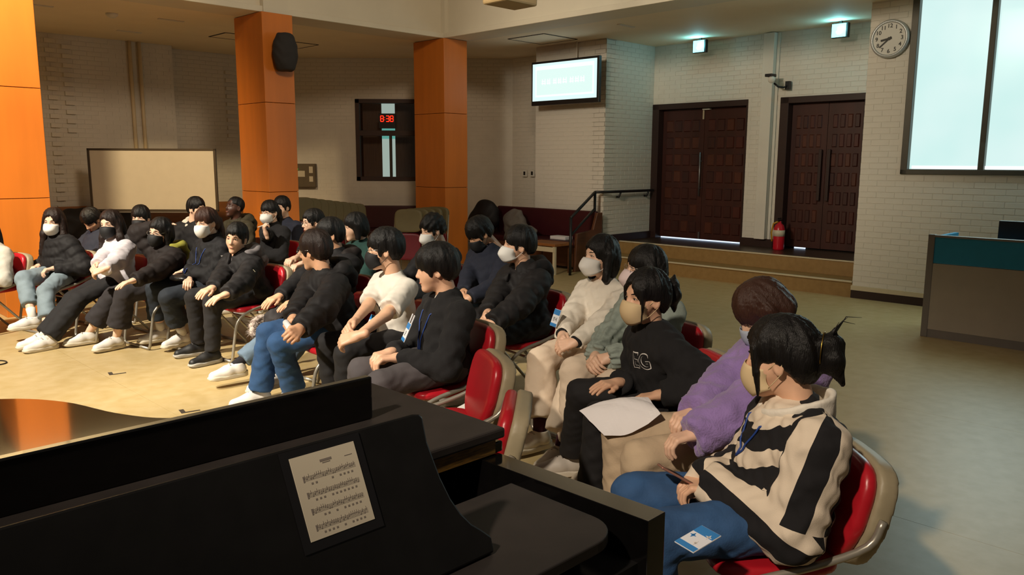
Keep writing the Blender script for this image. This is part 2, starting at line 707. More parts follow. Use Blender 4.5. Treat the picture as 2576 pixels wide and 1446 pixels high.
# steps and landing
st = MB()
bbox(st, 9.93, 11.2, 3.93, 7.9, 0, PL / 2 - 0.02)
st = st.obj('floor_step', M_step, rot=(0, 0, R45))
tag(st, 'lower tan vinyl step before the doors', None, kind='structure')
n = MB()
bbox(n, 9.91, 10.36, 3.93, 7.9, PL / 2 - 0.02, PL / 2)
n.obj('tread', M_step, st)
n = MB()
bbox(n, 9.905, 9.955, 3.93, 7.9, PL / 2 - 0.012, PL / 2 + 0.004)
n.obj('nosing', M_nosing, st)
n = MB()
bbox(n, 10.34, 11.9, 3.93, 7.9, PL / 2 - 0.02, PL - 0.004)
ld = n.obj('floor_landing', M_step, rot=(0, 0, R45))
tag(ld, 'dark landing above the steps', None, kind='structure')
n = MB()
bbox(n, 10.335, 11.9, 3.93, 7.9, PL - 0.004, PL)
n.obj('landing_top', M_platform, ld)
n = MB()
bbox(n, 10.325, 10.37, 3.93, 7.9, PL - 0.012, PL + 0.003)
n.obj('nosing', M_nosing, ld)

# baseboards
n = MB()
bbox(n, 9.895, 9.925, -1.2, 3.93, 0, 0.10)
n = n.obj('baseboard_right', M_frame_dark, rot=(0, 0, R45))
tag(n, 'dark baseboard under the clock wall', None, kind='structure')
m2 = MB()
bbox(m2, 9.885, 9.925, -1.2, 3.93, 0.10, 0.155)
m2.obj('cap', M_nosing, n)
n = MB()
bbox(n, 9.95, 11.2, 7.865, 7.895, PL, PL + 0.11)
n = n.obj('baseboard_left', M_frame_dark, rot=(0, 0, R45))
tag(n, 'dark baseboard beside the left door', None, kind='structure')
n = MB()
bbox(n, 11.165, 11.19, 5.65, 6.17, PL, PL + 0.12)
n = n.obj('baseboard_back', M_frame_dark, rot=(0, 0, R45))
tag(n, 'dark baseboard between the doors', None, kind='structure')

# pipe box between the doors
pb = empty('pipe_casing', AB(5.83, 11.185, PL + 0.12), RW)
tag(pb, 'white vertical pipe casing between the two doors', 'pipe casing')
MB().box((-0.085, -0.10, 0), (0.085, 0.0, ZC - PL - 0.13)).obj('casing', M_brick, pb, bevel=0.006)
MB().box((-0.13, -0.012, 0), (-0.09, 0.0, ZC - PL - 0.13)).obj('edge_strip', M_mortar, pb)
MB().box((0.09, -0.012, 0), (0.13, 0.0, ZC - PL - 0.13)).obj('edge_strip', M_mortar, pb)


def make_door(name, a_hi, width, lb, jamb=0.13, gap=(0, 1), pull='steel'):
    """local x towards -A, -y towards the hall"""
    H = 2.60 - PL
    d = empty(name, AB(a_hi, 11.2, PL), RW)
    tag(d, lb, None, kind='structure')
    f = MB()
    f.box((0, -0.02, 0), (jamb, 0.22, H)).box((width - 0.03, -0.01, 0), (width, 0.22, H)).box((0, -0.02, H - 0.09), (width, 0.22, H))
    f.obj('door_frame', M_frame_dark, d, bevel=0.004, seg=1)
    x0, x1 = jamb, width - 0.03
    mid = (x0 + x1) / 2
    for i, (l0, l1) in enumerate(((x0 + 0.003, mid - 0.003), (mid + 0.003, x1 - 0.003))):
        lf = MB().box((l0, 0.12, 0.022), (l1, 0.165, H - 0.095)).obj('door_leaf', M_wood_dark, d)
        w = l1 - l0
        nc, nr = 4, 7
        for r in range(nr):
            for c in range(nc):
                cx0 = l0 + 0.07 + c * (w - 0.12) / nc
                cz0 = 0.12 + r * (H - 0.30) / nr
                pw, ph = (w - 0.12) / nc - 0.03, (H - 0.30) / nr - 0.085
                e = 0.012
                m = MB().add([(cx0, 0.121, cz0), (cx0 + pw, 0.121, cz0), (cx0 + pw, 0.121, cz0 + ph), (cx0, 0.121, cz0 + ph),
                              (cx0 + e, 0.106, cz0 + e), (cx0 + pw - e, 0.106, cz0 + e), (cx0 + pw - e, 0.106, cz0 + ph - e), (cx0 + e, 0.106, cz0 + ph - e)],
                             [(4, 5, 6, 7), (0, 1, 5, 4), (1, 2, 6, 5), (2, 3, 7, 6), (3, 0, 4, 7)])
                m.obj('carved_panel', M_wood_pan[(r * 3 + c * 5 + i * 2 + (r * c) % 3) % 4], lf)
        hx = l1 - 0.06 if i == 0 else l0 + 0.06
        if pull == 'steel':
            if i == 0:
                h = MB().tube([(l1 - 0.02, 0.06, 0.72), (l1 - 0.02, 0.06, 1.42)], 0.012, 10).tube([(l1 - 0.02, 0.06, 0.85), (l1 - 0.02, 0.125, 0.85)], 0.01).tube(
                    [(l1 - 0.02, 0.06, 1.28), (l1 - 0.02, 0.125, 1.28)], 0.01)
                h.obj('pull_handle', M_steel, lf, smooth=True)
        else:
            h = MB().box((hx - 0.022, 0.055, 0.72), (hx + 0.022, 0.085, 1.45)).box((hx - 0.02, 0.08, 0.74), (hx + 0.02, 0.122, 0.78)).box(
                (hx - 0.02, 0.08, 1.39), (hx + 0.02, 0.122, 1.43))
            h.obj('pull_handle', M_frame_dark, lf, bevel=0.004)
    # daylight from outside, seen through the gap under the leaves
    ox = x0 + (x1 - x0) * gap[0]
    MB().box((ox, 0.15, 0.002), (x0 + (x1 - x0) * gap[1], 0.16, 0.02)).obj('daylight_slit', M_daylight, d)
    MB().box((x0, 0.17, 0), (x1, 0.2, H)).obj('outer_panel', M_dark, d)
    return d


d1 = make_door('door_1', 7.9, 1.73, 'left carved dark wood double door with a steel pull handle')
MB().box((0.90, 0.06, 2.600 - PL - 0.118), (1.03, 0.115, 2.600 - PL - 0.098)).obj('door_closer', M_white_pl, d1)
MB().box((0.885, 0.10, 2.600 - PL - 0.26), (0.91, 0.118, 2.600 - PL - 0.12)).obj('flush_bolt', M_nosing, d1)
MB().box((0.88, 0.10, 0.03), (0.905, 0.118, 0.14)).obj('flush_bolt', M_steel, d1)
make_door('door_2', 5.65, 1.24, 'right carved dark wood double door with twin wooden pulls', gap=(0.12, 0.28), pull='wood')

# lit booth window on the clock wall (window_1)
M_lit = bpy.data.materials.new('lit_booth_glass')
M_lit.use_nodes = True
nt = M_lit.node_tree
bs = nt.nodes['Principled BSDF']
tc = nt.nodes.new('ShaderNodeTexCoord')
nz = nt.nodes.new('ShaderNodeTexNoise')
nz.inputs['Scale'].default_value = 1.3
rp = nt.nodes.new('ShaderNodeValToRGB')
rp.color_ramp.elements[0].color = (*lin('#c4f3ee'), 1)
rp.color_ramp.elements[1].color = (*lin('#ecfffd'), 1)
nt.links.new(tc.outputs['Object'], nz.inputs['Vector'])
nt.links.new(nz.outputs['Fac'], rp.inputs[0])
nt.links.new(rp.outputs[0], bs.inputs['Emission Color'])
bs.inputs['Emission Strength'].default_value = 0.95
bs.inputs['Base Color'].default_value = (0.04, 0.05, 0.05, 1)
bs.inputs['Roughness'].default_value = 0.15
M_alu = mat('bronze_frame', '#4a463c', 0.4, metal=0.4, var=0.08)
w1 = empty('window_1', AB(3.46, 9.93, 1.53), RW)
tag(w1, 'tall lit booth window in a bronze frame', None, kind='structure')
fr = MB()
fr.box((0, -0.03, 0), (0.075, 0.1, 2.22)).box((0, -0.03, 0), (3.43, 0.1, 0.055)).box((0, -0.03, 2.15), (3.43, 0.1, 2.22)).box((3.36, -0.03, 0), (3.43, 0.1, 2.22))
fr.obj('window_frame', M_alu, w1, bevel=0.004)
for x in (0.84, 1.66, 2.5):
    MB().box((x - 0.03, -0.025, 0.05), (x + 0.03, 0.1, 2.16)).obj('mullion', M_alu, w1, bevel=0.004)
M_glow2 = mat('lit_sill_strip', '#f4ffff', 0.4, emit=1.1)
xs = (0.075, 0.84, 1.66, 2.5, 3.36)
for i in range(4):
    pn = MB().box((xs[i] + 0.0, 0.05, 0.06), (xs[i + 1], 0.056, 2.15)).obj('pane', M_lit, w1)
    MB().box((xs[i] + 0.03, 0.03, 0.062), (xs[i + 1] - 0.03, 0.048, 0.10)).obj('sill_strip', M_glow2, w1)

# dark window in the back wall (window_2)
M_glass = mat('dark_glass', '#20181a', 0.08, spec=0.6)
M_curtain = mat('maroon_curtain', '#86655c', 0.9, var=0.15, vscale=12, stretch=(6, 1, 0.3))
M_bright = mat('reflection_glow', '#d8e4dc', 0.6, emit=0.75)  # glow that imitates a bright reflection in the glass
M_cyan = mat('cyan_reflection_glow', '#7fd8cc', 0.6, emit=0.7)
M_winfr = mat('dark_brown_frame', '#3a2620', 0.5, var=0.1)
w2 = empty('window_2', (p0[0], 15.08, p1[2]), 0.0)
tag(w2, 'dark brown framed window in the back wall', None, kind='structure')
WW, WH = p1[0] - p0[0], p0[2] - p1[2]
fr = MB()
fr.box((0, -0.03, 0), (0.075, 0.1, WH)).box((WW - 0.075, -0.03, 0), (WW, 0.1, WH)).box((0, -0.03, 0), (WW, 0.1, 0.075)).box((0, -0.03, WH - 0.075), (WW, 0.1, WH)).box(
    (0, -0.028, WH * 0.555), (WW, 0.09, WH * 0.62))
fr.obj('window_frame', M_winfr, w2, bevel=0.004)
MB().box((WW / 2 - 0.02, -0.02, 0.07), (WW / 2 + 0.02, 0.08, WH * 0.56)).obj('mullion', M_alu, w2)
MB().box((0.04, 0.5, 0.0), (0.40, 0.53, WH + 0.1)).obj('curtain', M_curtain, w2)
MB().box((0.66, 0.5, 0.0), (WW, 0.53, WH + 0.1)).obj('curtain', M_curtain, w2)
MB().box((0.2, 0.9, -0.1), (1.0, 0.92, WH + 0.3)).obj('reflection_sheet', M_bright, w2)  # glowing sheet added in place of the bright reflection in the panes
MB().box((0.2, 0.86, 0.80), (1.0, 0.88, 1.15)).obj('cyan_reflection_sheet', M_cyan, w2)  # cyan lower part of the same imitated reflection
M_pane = bpy.data.materials.new('clear_dim_glass')
M_pane.use_nodes = True
nt = M_pane.node_tree
nt.nodes.remove(nt.nodes['Principled BSDF'])
mx = nt.nodes.new('ShaderNodeMixShader')
tr = nt.nodes.new('ShaderNodeBsdfTransparent')
tr.inputs[0].default_value = (0.82, 0.86, 0.84, 1)
gl = nt.nodes.new('ShaderNodeBsdfGlossy')
gl.inputs['Roughness'].default_value = 0.05
fz = nt.nodes.new('ShaderNodeFresnel')
fz.inputs[0].default_value = 1.45
nt.links.new(fz.outputs[0], mx.inputs[0])
nt.links.new(tr.outputs[0], mx.inputs[1])
nt.links.new(gl.outputs[0], mx.inputs[2])
nt.links.new(mx.outputs[0], nt.nodes['Material Output'].inputs[0])
MB().box((0.07, 0.03, WH * 0.61), (WW - 0.07, 0.034, WH - 0.07)).obj('pane', M_pane, w2)
MB().box((0.07, 0.03, 0.07), (WW / 2 - 0.02, 0.034, WH * 0.56)).obj('pane', M_pane, w2)
MB().box((WW / 2 + 0.02, 0.03, 0.07), (WW - 0.07, 0.034, WH * 0.56)).obj('pane', M_pane, w2)
rb = MB()
rb.box((-0.2, 0.25, -0.4), (WW + 0.2, 0.26, -0.38)).box((-0.2, 0.95, -0.4), (WW + 0.2, 0.97, WH + 0.4))
rb.obj('room_back', M_dark, w2)
# digital clock in the window
dc = empty('digital_clock', at_y(975, 323, 15.0), 0.0)
tag(dc, 'small black digital clock with red figures 8:38', 'clock')
MB().box((-0.155, -0.03, 0.0), (0.155, 0.03, 0.27)).obj('case', M_black, dc, bevel=0.006)
M_red = mat('red_led', '#ff2a12', 0.5, emit=2.2)
SEG = {'8': 'abcdefg', '3': 'abcdg'}
GEO = {'a': (0, 1, 0.075, 0.012), 'g': (0, 0.5, 0.075, 0.012), 'd': (0, 0, 0.075, 0.012)}
for cx, ch in ((-0.095, '8'), (0.01, '3'), (0.085, '8')):
    g = MB()
    for s in SEG[ch]:
        w, h = 0.052, 0.10
        z0 = 0.125
        if s in 'agd':
            z = z0 + {'a': h, 'g': h / 2, 'd': 0}[s]
            g.box((cx - w / 2, -0.036, z - 0.007), (cx + w / 2, -0.029, z + 0.007))
        else:
            x = cx + (w / 2 if s in 'bc' else -w / 2)
            z = z0 + (h / 2 if s in 'bf' else 0)
            g.box((x - 0.007, -0.036, z + 0.004), (x + 0.007, -0.029, z + h / 2 - 0.004))
    g.obj('digit', M_red, dc)
for z in (0.15, 0.19):
    MB().box((-0.05, -0.036, z), (-0.04, -0.029, z + 0.01)).obj('colon_dot', M_red, dc)

# ================================================================== GRAND PIANO (foreground)
M_ebony = mat('polished_black', '#0b0a0a', 0.10, var=0.15, vscale=30, spec=0.5, coat=0.6)
M_ebony_m = mat('satin_black', '#141313', 0.42, var=0.2, vscale=20, spec=0.4)
M_dust = mat('dusty_black', '#2b2624', 0.55, var=0.18, vscale=14, spec=0.35)
M_edge = mat('bare_wood_edge', '#7d5a1e', 0.6, color2='#3e2c12', vscale=18, stretch=(1.5, 14, 14))
M_brass = mat('brass', '#b08d45', 0.3, metal=1.0, var=0.1)
M_ivory = mat('ivory_key', '#e6dfd0', 0.35, var=0.03)
M_felt = mat('red_felt', '#9c1220', 0.95, var=0.1)
M_paper = mat('white_paper', '#e7e3e4', 0.75, var=0.02, vscale=5, bump=0.15, bscale=14)
M_sheet = mat('cream_sheet', '#cfc4ae', 0.7, var=0.03, vscale=6)
M_ink = mat('grey_print', '#837970', 0.8)
M_lam = mat('laminate_film', '#1b1a1c', 0.25, spec=0.6)

PB, PA = 0.56, 1.70
PI = lambda pts: [(p[0] - PB, p[1] - PA) for p in pts]
pn = empty('grand_piano', AB(PA, PB), R45)
tag(pn, 'black grand piano with folded lid and music desk in the foreground', 'piano')

lid_curve = smooth_path([(1.29, 1.80), (1.275, 1.91), (1.19, 1.985), (1.03, 2.0), (0.88, 2.01), (0.775, 2.065), (0.70, 2.20), (0.635, 2.40), (0.52, 2.55),
                         (0.30, 2.66), (0.05, 2.69), (-0.13, 2.64), (-0.17, 2.55)], 5)
rim_curve = [(p[0] - 0.02 * (1 if p[0] > -0.1 else -1), p[1] - 0.02) for p in lid_curve]
# case rim: outer wall with thickness
outer = [(1.29, 0.85)] + rim_curve + [(-0.17, 0.85)]


def ring(mb, pts, t, z0, z1):
    """wall of thickness t along an open outline"""
    P = [np.array(p, float) for p in pts]
    inn = []
    for i, p in enumerate(P):
        a = P[max(i - 1, 0)]
        b2 = P[min(i + 1, len(P) - 1)]
        d = (b2 - a) / (np.linalg.norm(b2 - a) + 1e-9)
        inn.append(p + np.array([-d[1], d[0]]) * t)
    n = len(P)
    vs = []
    for z in (z0, z1):
        vs += [(p[0], p[1], z) for p in P] + [(p[0], p[1], z) for p in inn]
    fs = []
    for i in range(n - 1):
        o0, o1, i0, i1 = i, i + 1, n + i, n + i + 1
        T = 2 * n
        fs += [(o0, o1, o1 + T, o0 + T), (i1, i0, i0 + T, i1 + T), (o0 + T, o1 + T, i1 + T, i0 + T), (o1, o0, i0, i1)]
    fs += [(0, 2 * n, 3 * n, n), (n - 1, 2 * n - 1, 4 * n - 1, 3 * n - 1)]
    return mb.add(vs, fs)


ring(MB(), PI(outer), 0.06, 0.62, 0.955).obj('rim', M_ebony, pn, bevel=0.006)
body = [(1.25, 0.9)] + [(p[0] - 0.03, p[1] - 0.03) for p in rim_curve] + [(-0.13, 0.9)]
MB().prism(PI(body), 0.60, 0.80).obj('soundboard_case', M_ebony_m, pn)
MB().prism(PI([(1.29, 1.318)] + lid_curve + [(-0.17, 1.318)]), 0.958, 0.985).obj('lid', M_ebony, pn, bevel=0.005)
fl_ = [(1.29, 1.31), (1.29, 1.86), (-0.17, 1.86), (-0.17, 1.31)]
flp = MB().prism(PI(fl_), 0.994, 1.02).obj('folded_lid_flap', M_dust, pn, bevel=0.006)
MB().prism(PI([(1.268, 1.322), (1.268, 1.36), (-0.15, 1.36), (-0.15, 1.322)]), 0.9845, 0.9955).obj('hinge', M_brass, pn)
MB().prism(PI([(1.262, 1.316), (1.262, 1.33), (-0.15, 1.33), (-0.15, 1.316)]), 0.960, 0.9935).obj('bare_edge', M_edge, pn)
# low board standing across the flap
MB().prism(PI([(1.10, 1.586), (1.10, 1.612), (-0.10, 1.612), (-0.10, 1.586)]), 1.0205, 1.128).obj('cross_board', M_ebony, pn, bevel=0.004)
# music shelf with a rounded corner
cor = [(1.185, 1.185)] + [(0.02, 1.185), (0.02, 0.87)] + [(1.10 + 0.085 * math.sin(t), 0.95 - 0.08 * math.cos(t)) for t in np.linspace(0, math.pi / 2, 9)]
MB().prism(PI(cor), 0.925, 0.948).obj('music_shelf', M_dust, pn, bevel=0.003)
MB().prism(PI([(1.23, 0.87), (1.23, 1.31), (-0.11, 1.31), (-0.11, 0.87)]), 0.78, 0.86).obj('tuning_plank', M_ebony_m, pn)
# music desk: S-shaped side, leaning back
half = [(0.856, 1.200), (0.852, 1.159), (0.857, 1.12), (0.860, 1.0975), (0.870, 1.06), (0.883, 1.0326), (0.900, 1.010), (0.917, 0.996), (0.936, 0.978), (0.933, 0.952)]
half = [(0.836, 1.209), (0.850, 1.206)] + half
cb = 0.50
left = [(2 * cb - x, z) for x, z in reversed(half)]
out = half + left
vs, n = [], len(out)
for off in (0.0, 0.02):
    for x, z in out:
        a = 0.976 + 0.4245 * (z - 0.955) + off * 0.92
        vs.append((x - PB, a - PA, z - off * 0.39 + 0.0))
md = MB().add(vs, [tuple(range(n)), tuple(range(2 * n - 1, n - 1, -1))] + [(i, i + n, (i + 1) % n + n, (i + 1) % n) for i in range(n)])
md.obj('music_desk', M_ebony_m, pn, bevel=0.004)
# fallboard, keys, felt, key blocks, key slip
MB().prism(PI([(1.15, 0.955), (1.15, 0.975), (-0.03, 0.975), (-0.03, 0.955)]), 0.752, 0.93).obj('fallboard', M_ebony, pn, bevel=0.003)
MB().prism(PI([(1.15, 0.935), (1.15, 0.955), (-0.03, 0.955), (-0.03, 0.935)]), 0.735, 0.747).obj('felt_strip', M_felt, pn)
wk = 1.18 / 52
for i in range(52):
    x = -0.03 + i * wk
    MB().prism(PI([(x + wk - 0.0007, 0.79), (x + wk - 0.0007, 0.934), (x + 0.0007, 0.934), (x + 0.0007, 0.79)]), 0.70, 0.728).obj('white_key', M_ivory, pn)
    if i % 7 not in (1, 4) and i < 51:
        xb = x + wk
        MB().prism(PI([(xb + 0.006, 0.84), (xb + 0.006, 0.934), (xb - 0.006, 0.934), (xb - 0.006, 0.84)]), 0.728, 0.74).obj('black_key', M_ebony_m, pn, bevel=0.002)
for x0, x1 in ((1.15, 1.23), (-0.11, -0.03)):
    MB().prism(PI([(x1, 0.80), (x1, 0.97), (x0, 0.97), (x0, 0.80)]), 0.69, 0.75).obj('key_block', M_ebony, pn, bevel=0.008)
MB().prism(PI([(1.29, 0.77), (1.29, 0.90), (-0.17, 0.90), (-0.17, 0.77)]), 0.62, 0.695).obj('key_bed', M_ebony, pn, bevel=0.006)
for s0, s1 in ((1.23, 1.29), (-0.17, -0.11)):
    MB().prism(PI([(s1, 0.80), (s1, 0.86), (s0, 0.86), (s0, 0.80)]), 0.69, 0.80).obj('arm_tip', M_ebony, pn, bevel=0.02, seg=4)
for bx, ay in ((1.12, 1.1), (0.0, 1.1), (0.2, 2.45)):
    MB().lathe([(0.035, 0.0), (0.035, 0.05), (0.05, 0.08), (0.06, 0.3), (0.075, 0.52), (0.085, 0.62)], 12).obj('leg', M_ebony, pn, smooth=True, loc=(bx - PB, ay - PA, 0))
MB().box((0.5 - PB - 0.12, 1.25 - PA, 0.12), (0.5 - PB + 0.12, 1.29 - PA, 0.62)).obj('pedal_lyre', M_ebony, pn, bevel=0.01)
for dx in (-0.07, 0, 0.07):
    MB().box((0.5 - PB + dx - 0.012, 1.08 - PA, 0.10), (0.5 - PB + dx + 0.012, 1.26 - PA, 0.112)).obj('pedal', M_brass, pn, bevel=0.004)

# laminated music sheet leaning on the desk
TL = np.array([0.587, 1.0772, 1.193])
ux, uy_ = np.array([0.1177, 0, 0]), np.array([0.004, -0.051, -0.1205])
nrm = np.array([0, -0.92, 0.39])


def shp(u, v, lift):
    p = TL + ux * u + uy_ * v + nrm * lift
    return AB(p[1], p[0], p[2])


def quad_plate(mb, u0, u1, v0, v1, l0, l1):
    vs = [shp(u, v, l) for l in (l0, l1) for u, v in ((u0, v0), (u0, v1), (u1, v1), (u1, v0))]
    o = shp(0.5, 1, 0)
    return mb.add([tuple(p - o) for p in vs], [(4, 5, 6, 7), (3, 2, 1, 0), (0, 1, 5, 4), (1, 2, 6, 5), (2, 3, 7, 6), (3, 0, 4, 7)])


sm = empty('music_sheet', shp(0.5, 1, 0), 0)
tag(sm, 'laminated cream sheet of music with four staves on the piano desk', 'sheet music')
quad_plate(MB(), -0.12, 1.12, -0.09, 1.12, 0.001, 0.0022).obj('laminate', M_lam, sm)
quad_plate(MB(), 0, 1, 0, 1, 0.0022, 0.0032).obj('paper', M_sheet, sm)
pr = MB()
quad_plate(pr, 0.42, 0.60, 0.105, 0.135, 0.0032, 0.0035)
quad_plate(pr, 0.45, 0.57, 0.145, 0.155, 0.0032, 0.0035)
quad_plate(pr, 0.80, 0.92, 0.14, 0.148, 0.0032, 0.0035)
pr.obj('title_lines', M_ink, sm)
rr = random.Random(4)
for k in range(4):
    v = 0.255 + k * 0.195
    g = MB()
    for j in range(5):
        quad_plate(g, 0.12, 0.93, v + j * 0.0125, v + j * 0.0125 + 0.003, 0.0032, 0.0034)
    for j in range(26):
        u = 0.13 + j * 0.0305
        vv = v + rr.choice([0, 0.01, 0.02, 0.03, 0.04])
        quad_plate(g, u, u + 0.016, vv, vv + 0.013, 0.0032, 0.0036)
        quad_plate(g, u + 0.013, u + 0.016, vv - 0.03, vv, 0.0032, 0.0036)
    quad_plate(g, 0.115, 0.135, v - 0.01, v + 0.062, 0.0032, 0.0036)
    g.obj('stave', M_ink, sm)
    g = MB()
    for j in range(11):
        if rr.random() < 0.8:
            u = 0.22 + j * 0.062
            quad_plate(g, u, u + 0.028, v + 0.085, v + 0.108, 0.0032, 0.0035)
    g.obj('lyric_line', M_ink, sm)

# ================================================================== WALL AND CEILING FITTINGS
# wall screen
tv = empty('wall_screen', at_b(1421, 262, 9.62), RW + 0.02)
tag(tv, 'bright flat screen showing a pale slide on the brick pier', 'screen')
pL, pR = at_b(1338, 200, 9.62), at_b(1504, 200, 9.62)
TW = float(np.hypot(pR[0] - pL[0], pR[1] - pL[1]))
TH = float(at_b(1421, 149, 9.62)[2] - at_b(1421, 262, 9.62)[2])
MB().box((-TW / 2, -0.03, 0), (TW / 2, 0.03, TH)).obj('bezel', M_black, tv, bevel=0.006)
M_slide = mat('slide_mint', '#e2fcf6', 0.4, emit=1.0)
M_slide_w = mat('slide_white', '#fbffff', 0.4, emit=1.0)
M_slide_c = mat('slide_cyan', '#dcf9f8', 0.4, emit=1.05)
x0, x1, z0, z1 = -TW / 2 + 0.03, TW / 2 - 0.04, 0.07, TH - 0.035
MB().box((x0, -0.034, z0), (x1, -0.029, z1)).obj('slide', M_slide_c, tv)
MB().box((x0 + 0.06, -0.036, z0 + 0.06), (x1 - 0.05, -0.0335, z1 - 0.04)).obj('slide_border', M_slide_w, tv)
MB().box((x0 + 0.09, -0.038, z0 + 0.09), (x1 - 0.08, -0.0355, z1 - 0.10)).obj('slide_field', M_slide, tv)
g = MB()
wv = x1 - x0
zt = (z0 + z1) / 2
for i, (c0, c1) in enumerate(((0.15, 0.225), (0.235, 0.30), (0.335, 0.40), (0.41, 0.475), (0.485, 0.56), (0.595, 0.665), (0.675, 0.745), (0.755, 0.83))):
    a0, a1 = x0 + wv * c0, x0 + wv * c1
    g.box((a0, -0.040, zt - 0.03), (a1 - 0.008, -0.0375, zt - 0.012)).box((a0 + 0.005, -0.040, zt + 0.005), (a1 - 0.015, -0.0375, zt + 0.02))
    g.box((a0 + 0.012, -0.040, zt - 0.04), (a0 + 0.03, -0.0375, zt + 0.045)).box((a1 - 0.03, -0.040, zt - 0.045), (a1 - 0.014, -0.0375, zt + 0.05))
g.obj('slide_title', M_slide_w, tv)
MB().box((-0.25, 0.03, TH * 0.3), (0.25, 0.29, TH * 0.6)).obj('wall_bracket', M_black, tv)
MB().tube([(0.02, 0.25, TH - 0.02), (0.02, 0.25, ZC - at_b(1421, 262, 9.62)[2])], 0.012, 8).obj('cable_conduit', M_mortar, tv)

# exit signs
M_exit = mat('exit_sign_face', '#8ff6ff', 0.4, emit=2.6)
M_exit_w = mat('exit_sign_figure', '#f2ffff', 0.4, emit=3.2)
for (u, v), bb_, lb in (((1762, 115), 10.9, 'lit cyan exit sign over the left door'), ((2115, 73), 10.9, 'lit cyan exit sign over the right door')):
    p = at_b(u, v, bb_)
    e = empty('exit_sign', (p[0], p[1], ZC - 0.03), RW)
    tag(e, lb, 'exit sign', 'exit signs above the doors')
    e.scale = (0.86, 0.86, 0.86)
    MB().box((-0.13, -0.04, -0.22), (0.13, 0.04, 0.0)).obj('housing', M_black, e, bevel=0.006)
    MB().box((-0.12, -0.047, -0.21), (0.10, -0.039, -0.01)).obj('lit_face', M_exit, e)
    g = MB().box((-0.03, -0.05, -0.17), (0.03, -0.046, -0.06)).box((-0.05, -0.05, -0.15), (0.05, -0.046, -0.12))
    g.obj('running_figure', M_exit_w, e)
    MB().box((-0.02, -0.02, -0.005), (0.02, 0.02, 0.03)).obj('stem', M_black, e)
    l = bpy.data.lights.new('exit_lamp', 'POINT')
    l.energy = 5
    l.color = (0.25, 0.85, 1.0)
    l.shadow_soft_size = 0.06
    lo = bpy.data.objects.new('exit_lamp', l)
    link(lo)
    q = AB(*[c for c in ab_of(p)], ZC - 0.10) - AB(0, 0.10)
    lo.location = q

# round wall clock
ck = empty('wall_clock', at_b(2240, 98, 9.9), RW)
tag(ck, 'round silver wall clock beside the lit window', 'clock')
cm = Matrix.Rotation(math.pi / 2, 4, 'X')
CK = 0.215
MB().lathe([(CK, -0.03), (CK + 0.004, 0.02), (CK - 0.006, 0.05), (CK - 0.03, 0.052), (CK - 0.035, 0.035)], 40, cm).obj('rim', mat('silver_rim', '#b9bcbc', 0.35, metal=0.5), ck, smooth=True)
MB().lathe([(CK - 0.034, 0.02), (CK - 0.034, 0.036)], 40, cm).obj('dial', mat('clock_dial', '#d6d3ca', 0.5, var=0.02), ck)
M_num = mat('dark_numeral', '#3d3c38', 0.6)
for h in range(1, 13):
    a = math.radians(h * 30)
    me = text_mesh('numeral', str(h), 0.062, M_num, bold=True)
    pobj('numeral', me, ck, ((CK - 0.072) * math.sin(a), -0.0375, (CK - 0.072) * math.cos(a)), (math.pi / 2, 0, 0))
for nm, ang, L, w in (('hour_hand', 259, 0.095, 0.011), ('minute_hand', 228, 0.14, 0.008)):
    a = math.radians(ang)
    mt = Matrix.Rotation(a, 4, 'Y')
    MB().box((-w, -0.043, -0.03), (w, -0.040, L), mt).obj(nm, M_num, ck)
MB().lathe([(0.018, 0.036), (0.018, 0.047)], 16, cm).obj('hub', M_num, ck)

# speaker on the middle column
sp = empty('wall_speaker', at_a(706, 180, 9.63), R45)
sp.scale = (0.86, 0.86, 0.92)
tag(sp, 'black covered loudspeaker bracketed to the middle orange column', 'speaker')
V, Fq = snet(lambda P: smax(smin(ell(P, (0, -0.16, 0.25), (0.19, 0.15, 0.31)), ell(P, (0.02, -0.10, 0.05), (0.13, 0.1, 0.16)), 0.05), np.abs(P[:, 2] - 0.255) - 0.255, 0.03) + wrinkle(P, 0.003, 40, 2),
             (-0.25, -0.36, -0.05), (0.25, 0.08, 0.6), 0.012)
pobj('cabinet', np_mesh('cabinet', V, Fq, mat('black_cloth_cover', '#2a2829', 0.8, var=0.1)), sp)
MB().box((-0.05, -0.04, 0.1), (0.05, 0.0, 0.42)).obj('bracket', M_black, sp)

# electric panel on the back wall, switches, CCTV
ep = empty('electric_panel', at_y(775, 470, 15.05), 0)
tag(ep, 'olive metal electric panel with paper notes on the back wall', 'electric panel')
MB().box((-0.24, -0.12, 0), (0.17, 0.02, 0.43)).obj('cabinet', mat('olive_metal', '#5a4b34', 0.5, var=0.08), ep, bevel=0.008)
MB().box((-0.20, -0.126, 0.19), (-0.02, -0.119, 0.30)).obj('note', M_sheet, ep)
MB().box((0.06, -0.126, 0.26), (0.13, -0.119, 0.38)).obj('note', M_sheet, ep)
MB().box((0.06, -0.126, 0.10), (0.13, -0.119, 0.20)).obj('note', M_sheet, ep)
MB().lathe([(0.012, 0), (0.012, 0.01)], 10, Matrix.Translation((-0.16, -0.121, 0.33)) @ cm).obj('green_lamp', mat('green_led', '#4dff5a', 0.4, emit=3), ep)
for i, (u, v) in enumerate(((1322, 443), (1341, 443))):
    p = at_b(u, v, 10.63)
    s = empty('switch_box', p, RW)
    tag(s, ('left of the two small wall switches beside the pier', 'right of the two small wall switches beside the pier')[i], 'switch', 'wall switches beside the pier')
    MB().box((-0.05, -0.03, -0.01), (0.05, 0.0, 0.11)).obj('plate', M_white_pl, s, bevel=0.004)
    MB().box((-0.022, -0.036, 0.02), (0.022, -0.028, 0.085)).obj('rocker', M_black, s, bevel=0.002)
cc = empty('cctv_camera', at_b(1967, 205, 11.1), RW)
tag(cc, 'small dark security camera on a bracket between the doors', 'camera')
